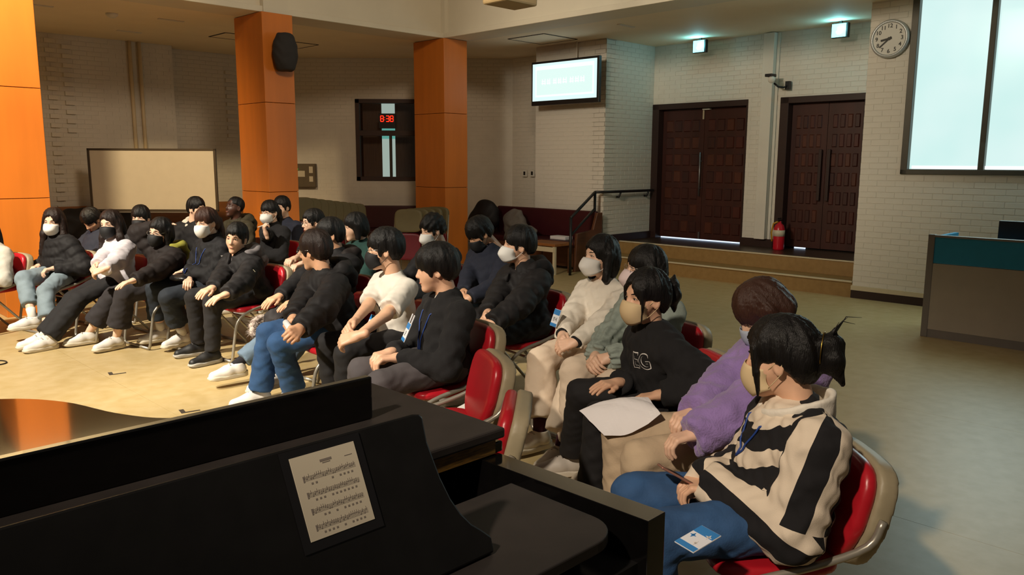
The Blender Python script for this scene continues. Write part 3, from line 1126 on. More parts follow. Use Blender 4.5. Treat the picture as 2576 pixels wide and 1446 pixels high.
MB().lathe([(0.05, 0.0), (0.05, 0.13), (0.045, 0.14)], 16, Matrix.Translation((-0.07, -0.16, 0.03)) @ Matrix.Rotation(0.4, 4, 'Z') @ Matrix.Rotation(1.75, 4, 'X')).obj('camera_body', M_white_pl, cc, smooth=True)
MB().tube([(-0.05, -0.14, -0.03), (0.0, -0.10, -0.08), (0.06, -0.05, -0.09), (0.08, 0.03, -0.06)], 0.014, 8).obj('bracket', M_black, cc, smooth=True)
MB().box((0.05, 0.0, -0.12), (0.12, 0.06, 0.0)).obj('mount_plate', M_black, cc, bevel=0.004)
MB().box((-0.11, -0.36, 0.05), (0.0, -0.22, 0.09), Matrix.Translation((0, 0.05, 0.0))).obj('sun_shield', M_black, cc, bevel=0.006)

# fire extinguisher on the landing
fe = empty('fire_extinguisher', AB(5.44, 10.95, PL), RW)
tag(fe, 'red fire extinguisher standing before the right door', 'fire extinguisher')
M_fred = mat('extinguisher_red', '#c2182b', 0.3, var=0.05)
MB().lathe([(0.075, 0), (0.08, 0.02), (0.08, 0.30), (0.06, 0.36), (0.025, 0.39), (0.02, 0.42)], 20).obj('cylinder', M_fred, fe, smooth=True)
MB().lathe([(0.0812, 0.20), (0.0812, 0.29)], 20).obj('paper_label', M_sheet, fe, smooth=True)
MB().box((-0.012, -0.07, 0.42), (0.012, 0.05, 0.44)).box((-0.012, -0.09, 0.45), (0.012, 0.03, 0.465)).obj('lever', M_black, fe)
MB().tube([(0.0, -0.02, 0.42), (-0.08, -0.03, 0.38), (-0.105, -0.03, 0.25), (-0.09, -0.03, 0.12)], 0.013, 8).obj('hose', mat('yellow_hose', '#b98b1c', 0.5), fe, smooth=True)

# handrail at the landing
hr = empty('handrail', AB(7.9, 10.2, 0), R45)
tag(hr, 'black tube handrail with sloping double rails beside the landing', 'handrail')
zr = 1.19


def Lr(p):
    a, b_ = ab_of(p)
    return (b_ - 10.2, a - 7.9, p[2])


post_t = Lr(at_b(1497, 483, 9.72))
post_b = (post_t[0], post_t[1], 0.0)
MB().tube([post_b, post_t], 0.022, 10).obj('post', M_black, hr, smooth=True)
end = (11.15 - 10.2, 7.82 - 7.9, post_t[2])
MB().tube([post_t, (9.93 - 10.2, 7.80 - 7.9, post_t[2]), end], 0.022, 10).obj('top_rail', M_black, hr, smooth=True)
lowp = Lr(at_b(1436, 548, 8.85))
MB().tube([post_t, (lowp[0], lowp[1], lowp[2])], 0.022, 10).obj('sloping_rail', M_black, hr, smooth=True)
MB().tube([(post_t[0], post_t[1], post_t[2] - 0.26), (lowp[0], lowp[1], lowp[2] - 0.26)], 0.02, 10).obj('sloping_rail', M_black, hr, smooth=True)
MB().tube([(lowp[0], lowp[1], 0), lowp], 0.022, 10).obj('post', M_black, hr, smooth=True)
for bb_ in (10.25, 11.0):
    MB().tube([(bb_ - 10.2, 7.80 - 7.9, post_t[2] - 0.01), (bb_ - 10.2, 7.84 - 7.9, post_t[2] - 0.09), (bb_ - 10.2, 7.885 - 7.9, post_t[2] - 0.09)], 0.016, 8).obj('wall_bracket', M_black, hr, smooth=True)

# reception desk
rd = empty('reception_desk', AB(2.54, 8.14), RW)
tag(rd, 'grey reception desk with a blue upper band', 'desk')
M_grey = mat('desk_grey', '#a39a8c', 0.5, var=0.04, vscale=6)
M_dgrey = mat('desk_post', '#7b7570', 0.4, metal=0.2, var=0.04)
M_blue = mat('desk_blue', '#1583ab', 0.6, var=0.05, vscale=10)
MB().box((0.0, 0.0, 0.0), (0.06, 0.06, 0.99)).obj('corner_post', M_dgrey, rd, bevel=0.006)
MB().box((0.06, 0.008, 0.72), (2.3, 0.05, 0.965)).obj('upper_panel', M_blue, rd)
MB().box((0.06, 0.006, 0.08), (2.3, 0.05, 0.715)).obj('lower_panel', M_grey, rd)
MB().box((0.06, 0.01, 0.0), (2.3, 0.055, 0.08)).obj('kick_plate', M_dgrey, rd)
MB().box((0.0, 0.0, 0.965), (2.3, 0.06, 0.985)).obj('top_cap', M_dgrey, rd, bevel=0.003)
MB().box((0.01, 0.06, 0.08), (0.05, 0.75, 0.72)).obj('side_panel', M_grey, rd)
MB().box((0.01, 0.06, 0.72), (0.05, 0.75, 0.965)).obj('side_panel', M_blue, rd)
MB().box((0.06, 0.06, 0.70), (2.3, 0.70, 0.73)).obj('worktop', M_white_pl, rd, bevel=0.003)
_m = ab_of(at_b(2510, 570, 8.5))
mo = empty('monitor', AB(_m[0] - 0.26, 8.5, 0.73), RW)
tag(mo, 'black computer monitor standing behind the blue desk band', 'monitor')
MB().box((-0.25, -0.02, 0.08), (0.30, 0.03, 0.40)).obj('display', M_black, mo, bevel=0.008)
MB().box((-0.02, 0.0, 0.01), (0.06, 0.025, 0.1)).obj('neck', M_black, mo)
MB().box((-0.1, -0.07, 0.0), (0.14, 0.1, 0.012)).obj('foot', M_black, mo, bevel=0.004)
MB().lathe([(0.012, 0), (0.012, 0.004)], 12, Matrix.Translation((-0.20, 0.032, 0.30)) @ Matrix.Rotation(-math.pi / 2, 4, 'X')).obj('badge', M_steel, mo)

# whiteboard on a stand
wb = empty('whiteboard', (at_y(386, 452, 11.7)[0], 11.7, 0), 0.02)
tag(wb, 'large blank whiteboard on a stand before the side wall', 'whiteboard')
wz0, wz1 = at_y(386, 528, 11.7)[2], at_y(386, 377, 11.7)[2]
MB().box((-0.90, -0.01, wz0), (0.90, 0.01, wz1)).obj('board', mat('whiteboard_enamel', '#d8d0c0', 0.3, var=0.02), wb)
f = MB()
f.box((-0.925, -0.02, wz1 - 0.01), (0.925, 0.02, wz1 + 0.02)).box((-0.925, -0.02, wz0 - 0.02), (0.925, 0.02, wz0 + 0.01)).box((-0.925, -0.02, wz0 - 0.02), (-0.89, 0.02, wz1 + 0.02)).box(
    (0.89, -0.02, wz0 - 0.02), (0.925, 0.02, wz1 + 0.02))
f.obj('frame', mat('board_frame', '#5d5348', 0.4, metal=0.5), wb, bevel=0.004)
for s in (-0.75, 0.75):
    MB().tube([(s, 0.03, wz0), (s, 0.03, 0.05)], 0.018, 8).tube([(s, -0.3, 0.03), (s, 0.3, 0.03)], 0.018, 8).obj('leg', M_dgrey, wb)
MB().box((-0.5, -0.08, wz0 - 0.035), (0.5, -0.01, wz0 - 0.02)).obj('pen_tray', M_dgrey, wb)

# conduits on the side wall
for a_, (u, lb) in enumerate(((338, 'left of the two pale vertical pipes on the side wall'), (362, 'right of the two pale vertical pipes on the side wall'))):
    p = at_a(u, 300, 13.56)
    o = MB().tube([(0, 0, 0.9), (0, 0, ZC)], 0.03, 10).obj('wall_pipe', mat('cream_pipe', '#dcc9a4', 0.5, var=0.03), loc=(p[0], p[1], 0), smooth=True)
    tag(o, lb, 'pipe')

# pews
M_pew = mat('wine_vinyl', '#3d1219', 0.4, var=0.1, vscale=6)
M_pewwood = mat('pew_wood', '#5b3620', 0.45, var=0.2, vscale=6, stretch=(0.3, 3, 3))
M_pewlight = mat('pew_light_wood', '#8f5a2c', 0.5, var=0.2, vscale=6, stretch=(0.3, 3, 3))


def pew(loc, rz, L, lb, back=None, hb=0.92):
    r = empty('pew', loc, rz)
    tag(r, lb, 'bench')
    MB().box((-L / 2, -0.45, 0.36), (L / 2, 0.05, 0.45)).obj('seat', M_pew, r, bevel=0.025, seg=3)
    MB().box((-L / 2, 0.02, 0.45), (L / 2, 0.10, hb)).obj('backrest', back or M_pew, r, bevel=0.02, seg=3)
    for s in (-1, 1):
        MB().prism([(-0.5, 0.0), (0.12, 0.0), (0.14, hb - 0.02), (0.02, hb - 0.02), (-0.08, 0.62), (-0.46, 0.58)], -0.025, 0.025).obj(
            'end_panel', M_pewwood, r, bevel=0.008, loc=(s * (L / 2 + 0.02), 0, 0), rot=(math.pi / 2, 0, math.pi / 2))
    MB().box((-L / 2, -0.42, 0.06), (L / 2, -0.38, 0.36)).obj('apron', M_pewwood, r)
    return r


q = at_y(1330, 560, 13.4)
pew(tuple(AB(8.95, 9.66)), RW, 2.2, 'wine red pew in front of the pier with bags on it', hb=0.90)
pew((at_y(965, 560, 14.5)[0], 14.5, 0), 0.0, 1.6, 'wine red pew against the back wall between the two rear columns', hb=0.86)
pw = at_a(390, 560, 13.42)
pew((pw[0], pw[1], 0), R45, 4.6, 'long brown wooden pew along the side wall', back=M_pewlight, hb=0.95)
# low wooden bench in front of the right pew
_q = at_b(1378, 640, 8.88)
lb_ = empty('low_table', (_q[0], _q[1], 0), RW)
tag(lb_, 'low wooden table with a pale edge beside the right pew', 'table')
MB().box((-0.32, -0.2, 0.42), (0.32, 0.2, 0.46)).obj('top', M_pewlight, lb_, bevel=0.005)
MB().box((-0.30, -0.205, 0.34), (0.30, -0.19, 0.41)).obj('pale_edge', M_nosing, lb_)
for sx in (-0.29, 0.29):
    for sy in (-0.17, 0.17):
        MB().box((sx - 0.02, sy - 0.02, 0), (sx + 0.02, sy + 0.02, 0.42)).obj('leg', M_nosing if sx > 0 and sy < 0 else M_pewwood, lb_)
for (u, v, y, w, d, lb2) in ((1412, 592, 12.75, 0.32, 0.18, 'flat white paper bundle lying on the wine red pew'),):
    p = at_b(u, v, 9.42)
    o = MB().box((-w / 2, -d / 2, 0), (w / 2, d / 2, 0.05)).obj('paper_bundle', M_paper, loc=(p[0], p[1], 0.452), rot=(0, 0, RW), bevel=0.006)
    tag(o, lb2, 'paper')


def lump(name, loc, rz, f, lo, hi, h, m, lb, cat, par=None):
    V, Fq = snet(f, lo, hi, h)
    o = pobj(name, np_mesh(name, V, Fq, m), par, loc, (0, 0, rz))
    if lb:
        tag(o, lb, cat)
    return o


M_bag = mat('black_bag', '#16151a', 0.65, var=0.1, bump=0.2, bscale=20)
M_gbag = mat('grey_jacket', '#6b6560', 0.85, var=0.12, vscale=14, bump=0.3, bscale=30)
p = at_b(1222, 585, 9.42)
lump('backpack', (p[0], p[1], 0.452), RW, lambda P: smin(ell(P, (0, 0, 0.27), (0.30, 0.16, 0.29)), ell(P, (-0.2, -0.03, 0.16), (0.2, 0.14, 0.16)), 0.08) + wrinkle(P, 0.008, 22, 1),
     (-0.5, -0.25, -0.02), (0.4, 0.25, 0.65), 0.02, M_bag, 'black bulky backpack on the pew behind the far column', 'bag')
p = at_b(1300, 590, 9.40)
lump('folded_jacket', (p[0], p[1], 0.452), RW, lambda P: smin(ell(P, (-0.05, 0, 0.20), (0.24, 0.14, 0.24)), ell(P, (0.22, 0, 0.08), (0.22, 0.12, 0.10)), 0.08) + wrinkle(P, 0.012, 24, 3),
     (-0.4, -0.22, -0.02), (0.5, 0.22, 0.5), 0.016, M_gbag, 'grey jacket bundled on the wine red pew', 'jacket')
for (u, v, y, lb2, sc) in ((205, 545, 11.6, 'black bag on the wooden pew left of the whiteboard', 1.0), (300, 545, 11.3, 'black bag on the wooden pew under the whiteboard', 0.9)):
    p = at_a(u, v, 13.15)
    lump('bag', (p[0], p[1], 0.452), R45, lambda P: smin(ell(P, (0, 0, 0.24), (0.42, 0.15, 0.26)), ell(P, (0.25, 0, 0.15), (0.3, 0.12, 0.18)), 0.08) + wrinkle(P, 0.01, 20, sc),
         (-0.55, -0.25, -0.02), (0.65, 0.25, 0.6), 0.025, M_bag, lb2, 'bag')

# projector box hanging from the high hall ceiling, only its underside in view
_p = at_y(1283, 14, 8.0)
pj = empty('hanging_projector', (_p[0], 8.0, _p[2]), R45)
tag(pj, 'beige box hanging from the hall ceiling at the top edge', 'projector')
MB().box((-0.22, -0.16, 0.0), (0.22, 0.16, 0.16)).obj('case', mat('beige_case', '#a8926a', 0.6, var=0.05), pj, bevel=0.02)
MB().tube([(0, 0, 0.16), (0, 0, 2.0)], 0.02, 8).obj('hanging_rod', M_dgrey, pj)

# floor tape marks + cable
M_tape = mat('dark_tape', '#3a3026', 0.7)
for (u, v), lb in (((292, 940), 'dark L-shaped tape mark on the floor before the front row'), ((475, 1035), 'dark L-shaped tape mark on the floor near the piano lid')):
    p = at_z(u, v, 0)
    o = MB().box((-0.05, -0.02, 0.0005), (0.07, 0.0, 0.002)).box((-0.05, -0.0, 0.0005), (-0.02, 0.07, 0.002)).obj('tape_mark', M_tape, loc=p, rot=(0, 0, 0.6))
    tag(o, lb, 'tape')
p = at_z(-8, 915, 0)
o = MB().tube([tuple(np.array([0.12 * math.cos(t) - 0.05, 0.09 * math.sin(t), 0.006])) for t in np.linspace(-2.6, 2.6, 24)], 0.005, 6).obj('cable', M_black, loc=p, smooth=True)
tag(o, 'black cable loop on the floor at the left edge', 'cable')

# ================================================================== FOLDING CHAIRS
M_rvinyl = mat('red_vinyl', '#b01a26', 0.33, var=0.06, vscale=10, spec=0.5)
M_shell = mat('beige_shell', '#9b8f74', 0.5, var=0.06, vscale=8)
M_tube = mat('grey_tube', '#a39d90', 0.32, metal=0.5, var=0.06)
M_olive = mat('olive_shell', '#6d6546', 0.55, var=0.08, vscale=8)


def rbox(P, c, r, e, R=None):
    q = P - np.asarray(c, np.float32)
    if R is not None:
        q = q @ np.asarray(R, np.float32)
    q = np.abs(q) - (np.asarray(r, np.float32) - e)
    return np.sqrt((np.maximum(q, 0) ** 2).sum(1)) + np.minimum(q.max(1), 0) - e


TB = rotx(0.24)                        # backrest tilt
BC = np.array([0, -0.240, 0.585])


def back_pad(P):
    q = (P - BC.astype(np.float32)) @ TB.astype(np.float32)
    wz = 0.205 - 0.05 * np.clip((-q[:, 2] - 0.02) / 0.18, 0, 1)
    x = np.abs(q[:, 0]) / wz
    z = np.abs(q[:, 2]) / 0.172
    r = (x ** 4 + z ** 4) ** 0.25
    d2 = (r - 1) * 0.19
    return smax(d2, np.abs(q[:, 1] - 0.010 + 0.12 * q[:, 0] ** 2 * 0) - 0.026, 0.028)


def back_shell(P):
    q = (P - BC.astype(np.float32)) @ TB.astype(np.float32)
    wz = 0.213 - 0.05 * np.clip((-q[:, 2] - 0.02) / 0.18, 0, 1)
    r = ((np.abs(q[:, 0]) / wz) ** 4 + (np.abs(q[:, 2]) / 0.180) ** 4) ** 0.25
    return smax((r - 1) * 0.19, np.abs(q[:, 1] + 0.042) - 0.032, 0.012)


def seat_pad(P):
    wx = 0.215 - 0.03 * np.clip((-P[:, 1]) / 0.2, 0, 1)
    r = ((np.abs(P[:, 0]) / wx) ** 5 + (np.abs(P[:, 1] - 0.0) / 0.205) ** 5) ** 0.2
    return smax((r - 1) * 0.2, np.abs(P[:, 2] - 0.425) - 0.022, 0.02)


ME_BP = np_mesh('backrest', *snet(back_pad, (-0.25, -0.36, 0.36), (0.25, -0.12, 0.82), 0.011), M_rvinyl)
ME_BS = np_mesh('back_shell', *snet(back_shell, (-0.25, -0.42, 0.35), (0.25, -0.14, 0.83), 0.011), M_shell)
ME_ST = np_mesh('seat', *snet(seat_pad, (-0.25, -0.24, 0.38), (0.25, 0.24, 0.47), 0.011), M_rvinyl)
_fr = []
for s in (-1, 1):
    pts = smooth_path([(s * 0.222, -0.285, 0.60), (s * 0.225, -0.24, 0.52), (s * 0.225, -0.08, 0.46), (s * 0.225, 0.12, 0.41), (s * 0.225, 0.22, 0.34), (s * 0.225, 0.255, 0.2), (s * 0.225, 0.28, 0.05), (s * 0.21, 0.285, 0.014)], 4)
    _fr.append(MB().tube(pts, 0.0125, 8).mesh('side_tube', M_tube, True))
ME_SIDE = _fr
ME_REAR = [MB().tube(smooth_path([(s * 0.195, 0.10, 0.405), (s * 0.195, -0.05, 0.24), (s * 0.195, -0.22, 0.05), (s * 0.18, -0.25, 0.014)], 4), 0.0115, 8).mesh('rear_leg', M_tube, True) for s in (-1, 1)]
ME_FBAR = MB().tube([(-0.21, 0.285, 0.014), (0.21, 0.285, 0.014)], 0.0125, 8).mesh('front_bar', M_tube, True)
ME_RBAR = MB().tube([(-0.18, -0.25, 0.014), (0.18, -0.25, 0.014)], 0.0115, 8).mesh('rear_bar', M_tube, True)
ME_UBAR = MB().tube([(-0.195, 0.03, 0.33), (0.195, 0.03, 0.33)], 0.009, 8).mesh('cross_bar', M_tube, True)


def yaw_of(phi):
    """phi: facing direction, degrees; 0 = towards -x, 90 = towards the camera (-y)"""
    f = (-math.cos(math.radians(phi)), -math.sin(math.radians(phi)))
    return math.atan2(-f[0], f[1])     # rotation that turns +y into f


def chair(x, y, phi, label, group='red folding chairs of the audience'):
    c = empty('folding_chair', (x, y, 0), yaw_of(phi))
    tag(c, label, 'chair', group)
    for nm, me in (('seat', ME_ST), ('backrest', ME_BP), ('back_shell', ME_BS), ('side_tube', ME_SIDE[0]), ('side_tube', ME_SIDE[1]),
                   ('leg', ME_REAR[0]), ('leg', ME_REAR[1]), ('front_bar', ME_FBAR), ('rear_bar', ME_RBAR), ('cross_bar', ME_UBAR)):
        pobj(nm, me, c)
    return c


# ================================================================== PEOPLE
# ---- hands (canonical: wrist at origin, fingers along +y, palm down, thumb towards +x for the left hand)
def hand_sdf(curl, spread=1.0, thumb_in=0.0):
    prim = []
    xs = (-0.030, -0.0105, 0.0095, 0.0285)           # little .. index
    ln = (0.78, 0.95, 1.0, 0.93)
    for i, x in enumerate(xs):
        prim.append(((x * 0.55, 0.0, 0.0), (x, 0.080 + 0.004 * (1.5 - abs(i - 1.8)), 0.002), 0.0155, 0.0118, 0.012))
    fing = []
    for i, x in enumerate(xs):
        p = np.array([x, 0.080 + 0.004 * (1.5 - abs(i - 1.8)), 0.002])
        ang = -0.12
        for L, r0, r1, k in ((0.042, 0.0105, 0.0092, 1.0), (0.027, 0.0092, 0.0085, 1.15), (0.022, 0.0085, 0.0072, 0.8)):
            ang -= curl * k
            d = np.array([x * 2.2 * spread, math.cos(ang), math.sin(ang)])
            d /= np.linalg.norm(d)
            q = p + d * L * ln[i]
            fing.append((p, q, r0, r1))
            p = q
    th = [((0.012, 0.012, -0.004), (0.036, 0.045, -0.010), 0.0165, 0.0125), ((0.036, 0.045, -0.010), (0.048 - 0.02 * thumb_in, 0.074, -0.018 - 0.01 * thumb_in), 0.0125, 0.0105),
          ((0.048 - 0.02 * thumb_in, 0.074, -0.018 - 0.01 * thumb_in), (0.050 - 0.035 * thumb_in, 0.098, -0.022 - 0.012 * thumb_in), 0.0105, 0.0082)]

    def f(P):
        d = None
        for a, b, r0, r1, k in prim:
            q = cone(P, a, b, r0, r1)
            d = q if d is None else smin(d, q, 0.012)
        d = smin(d, cone(P, (0, -0.05, 0.0), (0, 0.01, 0.0), 0.024, 0.023), 0.02)
        for a, b, r0, r1 in th:
            d = smin(d, cone(P, a, b, r0, r1), 0.008)
        fd = None
        for a, b, r0, r1 in fing:
            q = cone(P, a, b, r0, r1)
            fd = q if fd is None else np.minimum(fd, q)
        return smin(d, fd, 0.005)
    return f


HANDS = {}
for nm, (cu, spd, ti) in {'flat': (0.16, 1.0, 0.0), 'curl': (0.62, 0.5, 0.6), 'grip': (0.95, 0.3, 0.9)}.items():
    HANDS[nm] = snet(hand_sdf(cu, spd, ti), (-0.075, -0.075, -0.12), (0.085, 0.21, 0.045), 0.0042)


def two_bone(a, t, l1, l2, pole):
    a, t, pole = (np.asarray(v, float) for v in (a, t, pole))
    d = t - a
    L = np.linalg.norm(d)
    mx = (l1 + l2) * 0.995
    if L > mx:
        t = a + d / L * mx
        d = t - a
        L = mx
    L = max(L, abs(l1 - l2) + 0.02)
    n = d / np.linalg.norm(d)
    x = (l1 * l1 - l2 * l2 + L * L) / (2 * L)
    h = math.sqrt(max(l1 * l1 - x * x, 0))
    p = pole - n * (pole @ n)
    p = p / (np.linalg.norm(p) + 1e-9)
    return a + n * x + p * h, t


# ---- head
def head_sdf(female=False, masked=False):
    jw = 0.054 if female else 0.058

    def f(P):
        X = P.copy()
        X[:, 0] = np.abs(X[:, 0])
        d = ell(X, (0, -0.014, 0.034), (0.0745, 0.094, 0.086))
        d = smin(d, ell(X, (0, 0.022, -0.032), (jw, 0.070, 0.082)), 0.03)
        d = smin(d, ell(X, (0.036, 0.030, -0.028), (0.028, 0.036, 0.032)), 0.02)     # cheeks
        d = smin(d, ell(X, (0, 0.062, -0.100), (0.026, 0.024, 0.020)), 0.025)         # chin
        d = smin(d, cone(X, (0.020, 0.074, 0.024), (0.040, 0.060, 0.022), 0.010, 0.008), 0.014)   # brow
        d = smax(d, -ell(X, (0.031, 0.094, 0.004), (0.019, 0.020, 0.012)), 0.012)     # sockets
        d = smin(d, ell(X, (0.031, 0.0645, 0.004), (0.0150, 0.0130, 0.0125)), 0.004)   # lids
        d = smin(d, cone(X, (0, 0.078, 0.014), (0, 0.098, -0.026), 0.0085, 0.0105), 0.010)     # nose
        d = smin(d, ell(X, (0, 0.098, -0.030), (0.0125, 0.0115, 0.0095)), 0.006)
        d = smin(d, ell(X, (0.0115, 0.088, -0.032), (0.0085, 0.010, 0.008)), 0.005)
        if not masked:
            d = smin(d, ell(X, (0, 0.082, -0.0595), (0.022, 0.010, 0.0062)), 0.006)
            d = smin(d, ell(X, (0, 0.080, -0.0715), (0.019, 0.010, 0.0068)), 0.006)
            d = smax(d, -cone(X, (0, 0.0935, -0.0655), (0.022, 0.086, -0.0655), 0.0022, 0.0016), 0.003)
        # ears
        q = X - np.array([0.0745, -0.008, -0.012], np.float32)
        q = q @ rotz(0.42).astype(np.float32)
        e = ell(q, (0, 0, 0), (0.0085, 0.0185, 0.0305))
        e = smax(e, -ell(q, (0.010, 0.001, 0.004), (0.007, 0.011, 0.019)), 0.004)
        d = smin(d, e, 0.008)
        d = smin(d, cone(X, (0, -0.030, -0.055), (0, -0.055, -0.215), 0.052 if not female else 0.046, 0.056 if not female else 0.050), 0.022)
        return d
    return f


HEADS = {}


def get_head(fem, msk, h):
    k = (fem, msk, h)
    if k not in HEADS:
        HEADS[k] = snet(head_sdf(fem, msk), (-0.10, -0.13, -0.24), (0.10, 0.125, 0.135), h)
    return HEADS[k]


# ---- hair (head coordinates)
def hair_sdf(style, seed=0, fringe=0.030, vol=0.0, side='none', length=0.25, part=0.0):
    sd = random.Random(seed)
    ph = sd.uniform(0, 6)

    def f(P):
        x, y, z = P[:, 0], P[:, 1], P[:, 2]
        az = np.arctan2(x - 0.012 * math.cos(ph), y + 0.030)
        rad = np.sqrt(x * x + (y + 0.03) ** 2)
        strand = 0.0012 * np.sin(57 * az + 2.0 * np.sin(30 * z + ph) + ph) + 0.0010 * np.sin(91 * az + 15 * z + 2 * ph)
        lump_ = 0.0022 * np.sin(7 * az + ph + 14 * z) + 0.0014 * np.sin(15 * az - 21 * z + 2.3 * ph)
        w = np.clip(rad / 0.05, 0, 1)
        off = 0.0135 + vol
        d = ell(P, (0, -0.016, 0.038 + vol * 0.4), (0.0745 + off * 0.85, 0.096 + off, 0.087 + off))
        if style in ('short', 'bowl', 'wavy'):
            d = smin(d, ell(P, (0, -0.045, -0.005), (0.068 + off * 0.5, 0.060 + off, 0.070)), 0.03)
            # nape / ear line: taper up to the ears, down at the nape
            low = -0.052 if style == 'bowl' else -0.040
            cutz = np.where(y > -0.03, 0.0 - 0.10 * (y + 0.03) * 0 + (-0.012 if style == 'bowl' else 0.004), low + (y + 0.03) * 0.0)
            cutz = np.clip((y + 0.005) / 0.05, -1, 0) * (0.055 if style != 'bowl' else 0.065) + (0.004 if style != 'bowl' else -0.006)
            d = smax(d, cutz - z + 0.002 * np.sin(40 * az + ph), 0.006)
            # sideburns
            d = smin(d, ell(P * np.array([1, 1, 1], np.float32), (0.070, 0.028, 0.0), (0.012, 0.013, 0.034)), 0.006)
            d = smin(d, ell(P, (-0.070, 0.028, 0.0), (0.012, 0.013, 0.034)), 0.006)
        elif style == 'crop':
            d = ell(P, (0, -0.016, 0.034), (0.0795, 0.099, 0.0915))
            d = smax(d, np.clip((y - 0.0) / 0.05, -1, 0.6) * 0.05 + 0.0 - z, 0.006)
        elif style in ('long', 'bob', 'pony', 'bun'):
            d = smin(d, ell(P, (0, -0.050, -0.01), (0.074 + off * 0.6, 0.062 + off, 0.080)), 0.03)
            if style == 'bob':
                for s in (-1, 1):
                    d = smin(d, cone(P, (s * 0.074, -0.010, 0.02), (s * 0.078, 0.002, -length), 0.027, 0.024), 0.025)
                d = smin(d, ell(P, (0, -0.070, -length * 0.42), (0.080, 0.055, length * 0.68)), 0.03)
            elif style == 'long':
                for s in (-1, 1):
                    d = smin(d, cone(P, (s * 0.072, -0.005, 0.02), (s * 0.088, 0.022, -0.12), 0.025, 0.030), 0.025)
                    d = smin(d, cone(P, (s * 0.088, 0.020, -0.12), (s * 0.095, 0.065, -length), 0.030, 0.022), 0.025)
                d = smin(d, ell(P, (0, -0.085, -length * 0.42), (0.090, 0.045, length * 0.72)), 0.03)
            else:
                nap = np.clip((y + 0.01) / 0.06, -1, 0) * 0.075 - 0.004
                d = smax(d, nap - z, 0.008)
                if style == 'pony':
                    pts = [(0, -0.105, 0.010), (0, -0.150, 0.0), (0.0, -0.155, -0.08), (0.0, -0.130, -length)]
                    rr_ = (0.022, 0.030, 0.030, 0.010)
                    for i in range(3):
                        d = smin(d, cone(P, pts[i], pts[i + 1], rr_[i], rr_[i + 1]), 0.012)
                else:
                    d = smin(d, ell(P, (0, -0.145, 0.012), (0.046, 0.042, 0.060)) + 0.004 * np.sin(70 * z + 50 * x + 30 * y), 0.010)
                    d = smin(d, cone(P, (0, -0.150, -0.01), (0.01, -0.172, -0.085), 0.032, 0.008), 0.012)
                    d = smin(d, cone(P, (0, -0.150, 0.05), (0.005, -0.165, 0.082), 0.012, 0.004), 0.01)
        # face opening
        jag = 0.0035 * np.sin(9 * x / 0.07 + ph) + 0.003 * np.sin(23 * x / 0.07 + 2 * ph) + 0.0025 * np.sin(47 * x / 0.07 + ph) + 0.16 * x * (1 if math.sin(ph) > 0 else -1)
        zt = fringe + jag
        if part:
            zt = zt - 0.55 * np.abs(x - 0.01) * part
        fw = 0.066 if style not in ('bob', 'long') else 0.060
        cz = -0.075
        q = np.stack([x / fw, (y - 0.105) / 0.072, (z - cz) / np.maximum(zt - cz, 0.02)], 1)
        k = (np.abs(q[:, 0]) ** 3 + np.abs(q[:, 1]) ** 2.5 + np.clip(q[:, 2], 0, None) ** 3 + np.clip(-q[:, 2], 0, None) ** 2 * 0.04) ** (1 / 2.6)
        d = smax(d, -(k - 1) * 0.05, 0.007)
        if side == 'locks':      # loose front strands
            for s in (-1, 1):
                d = smin(d, cone(P, (s * 0.058, 0.060, 0.045), (s * 0.066, 0.058, -0.03), 0.012, 0.0085), 0.012)
                d = smin(d, cone(P, (s * 0.066, 0.058, -0.03), (s * 0.060, 0.062, -0.105), 0.0085, 0.003), 0.006)
        wv = 0.0 if style != 'wavy' else 0.006
        return d + (strand + lump_) * w + wv * np.sin(70 * x + 50 * z + ph) * np.sin(60 * y + 45 * z)
    return f


def face_bits(root, hm, spec, fem):
    """eyes, brows, lips as small meshes; hm: 3x3 + centre giving head->person coords"""
    Rh, ch = hm
    tr = lambda p: tuple(Rh @ np.asarray(p, float) + ch)
    op = spec.get('eyes', 0.55)
    for s in (-1, 1):
        e = MB()
        n = 12
        vs = [tr((s * 0.031, 0.0795, 0.004))]
        for k in range(n):
            a = 2 * math.pi * k / n
            cx = 0.0135 * math.cos(a)
            cz = 0.0066 * op * math.sin(a) * (1 if math.sin(a) > 0 else 0.75) + 0.0012 * math.cos(a) * s
            vs.append(tr((s * 0.031 + cx, 0.0785 - 9.0 * cx * cx - 12 * cz * cz + s * cx * -0.12, 0.004 + cz)))
        e.add(vs, [(0, k + 1, (k + 1) % n + 1) for k in range(n)])
        eo = e.obj('eye', M_eye, root, smooth=True)
        m = MB()
        vs = [tr((s * 0.030, 0.0803, 0.004))]
        for k in range(n):
            a = 2 * math.pi * k / n
            vs.append(tr((s * 0.030 + 0.0058 * math.cos(a), 0.0800 - 0.0006, 0.0042 + min(0.0058, 0.0062 * op) * math.sin(a))))
        m.add(vs, [(0, k + 1, (k + 1) % n + 1) for k in range(n)])
        m.obj('iris', M_iris, eo, smooth=True)
        MB().tube([tr((s * 0.018, 0.0795, 0.005)), tr((s * 0.026, 0.0803, 0.0075 + 0.002 * op)), tr((s * 0.036, 0.0785, 0.0075 + 0.002 * op)), tr((s * 0.046, 0.0735, 0.0042))],
                  [0.0008, 0.0013, 0.0014, 0.0009], 6).obj('lash_line', M_iris, eo, smooth=True)
        MB().tube([tr((s * 0.016, 0.0845, 0.0235)), tr((s * 0.028, 0.083, 0.0275)), tr((s * 0.042, 0.0735, 0.0255))], [0.0030, 0.0034, 0.0016], 6).obj('eyebrow', spec['hairmat'], root, smooth=True)
    if not spec.get('mask'):
        MB().tube([tr((-0.020, 0.0868, -0.0652)), tr((-0.008, 0.0918, -0.0648)), tr((0.008, 0.0918, -0.0648)), tr((0.020, 0.0868, -0.0652))], [0.0015, 0.0032, 0.0032, 0.0015], 6).obj('lips', M_lip, root, smooth=True)


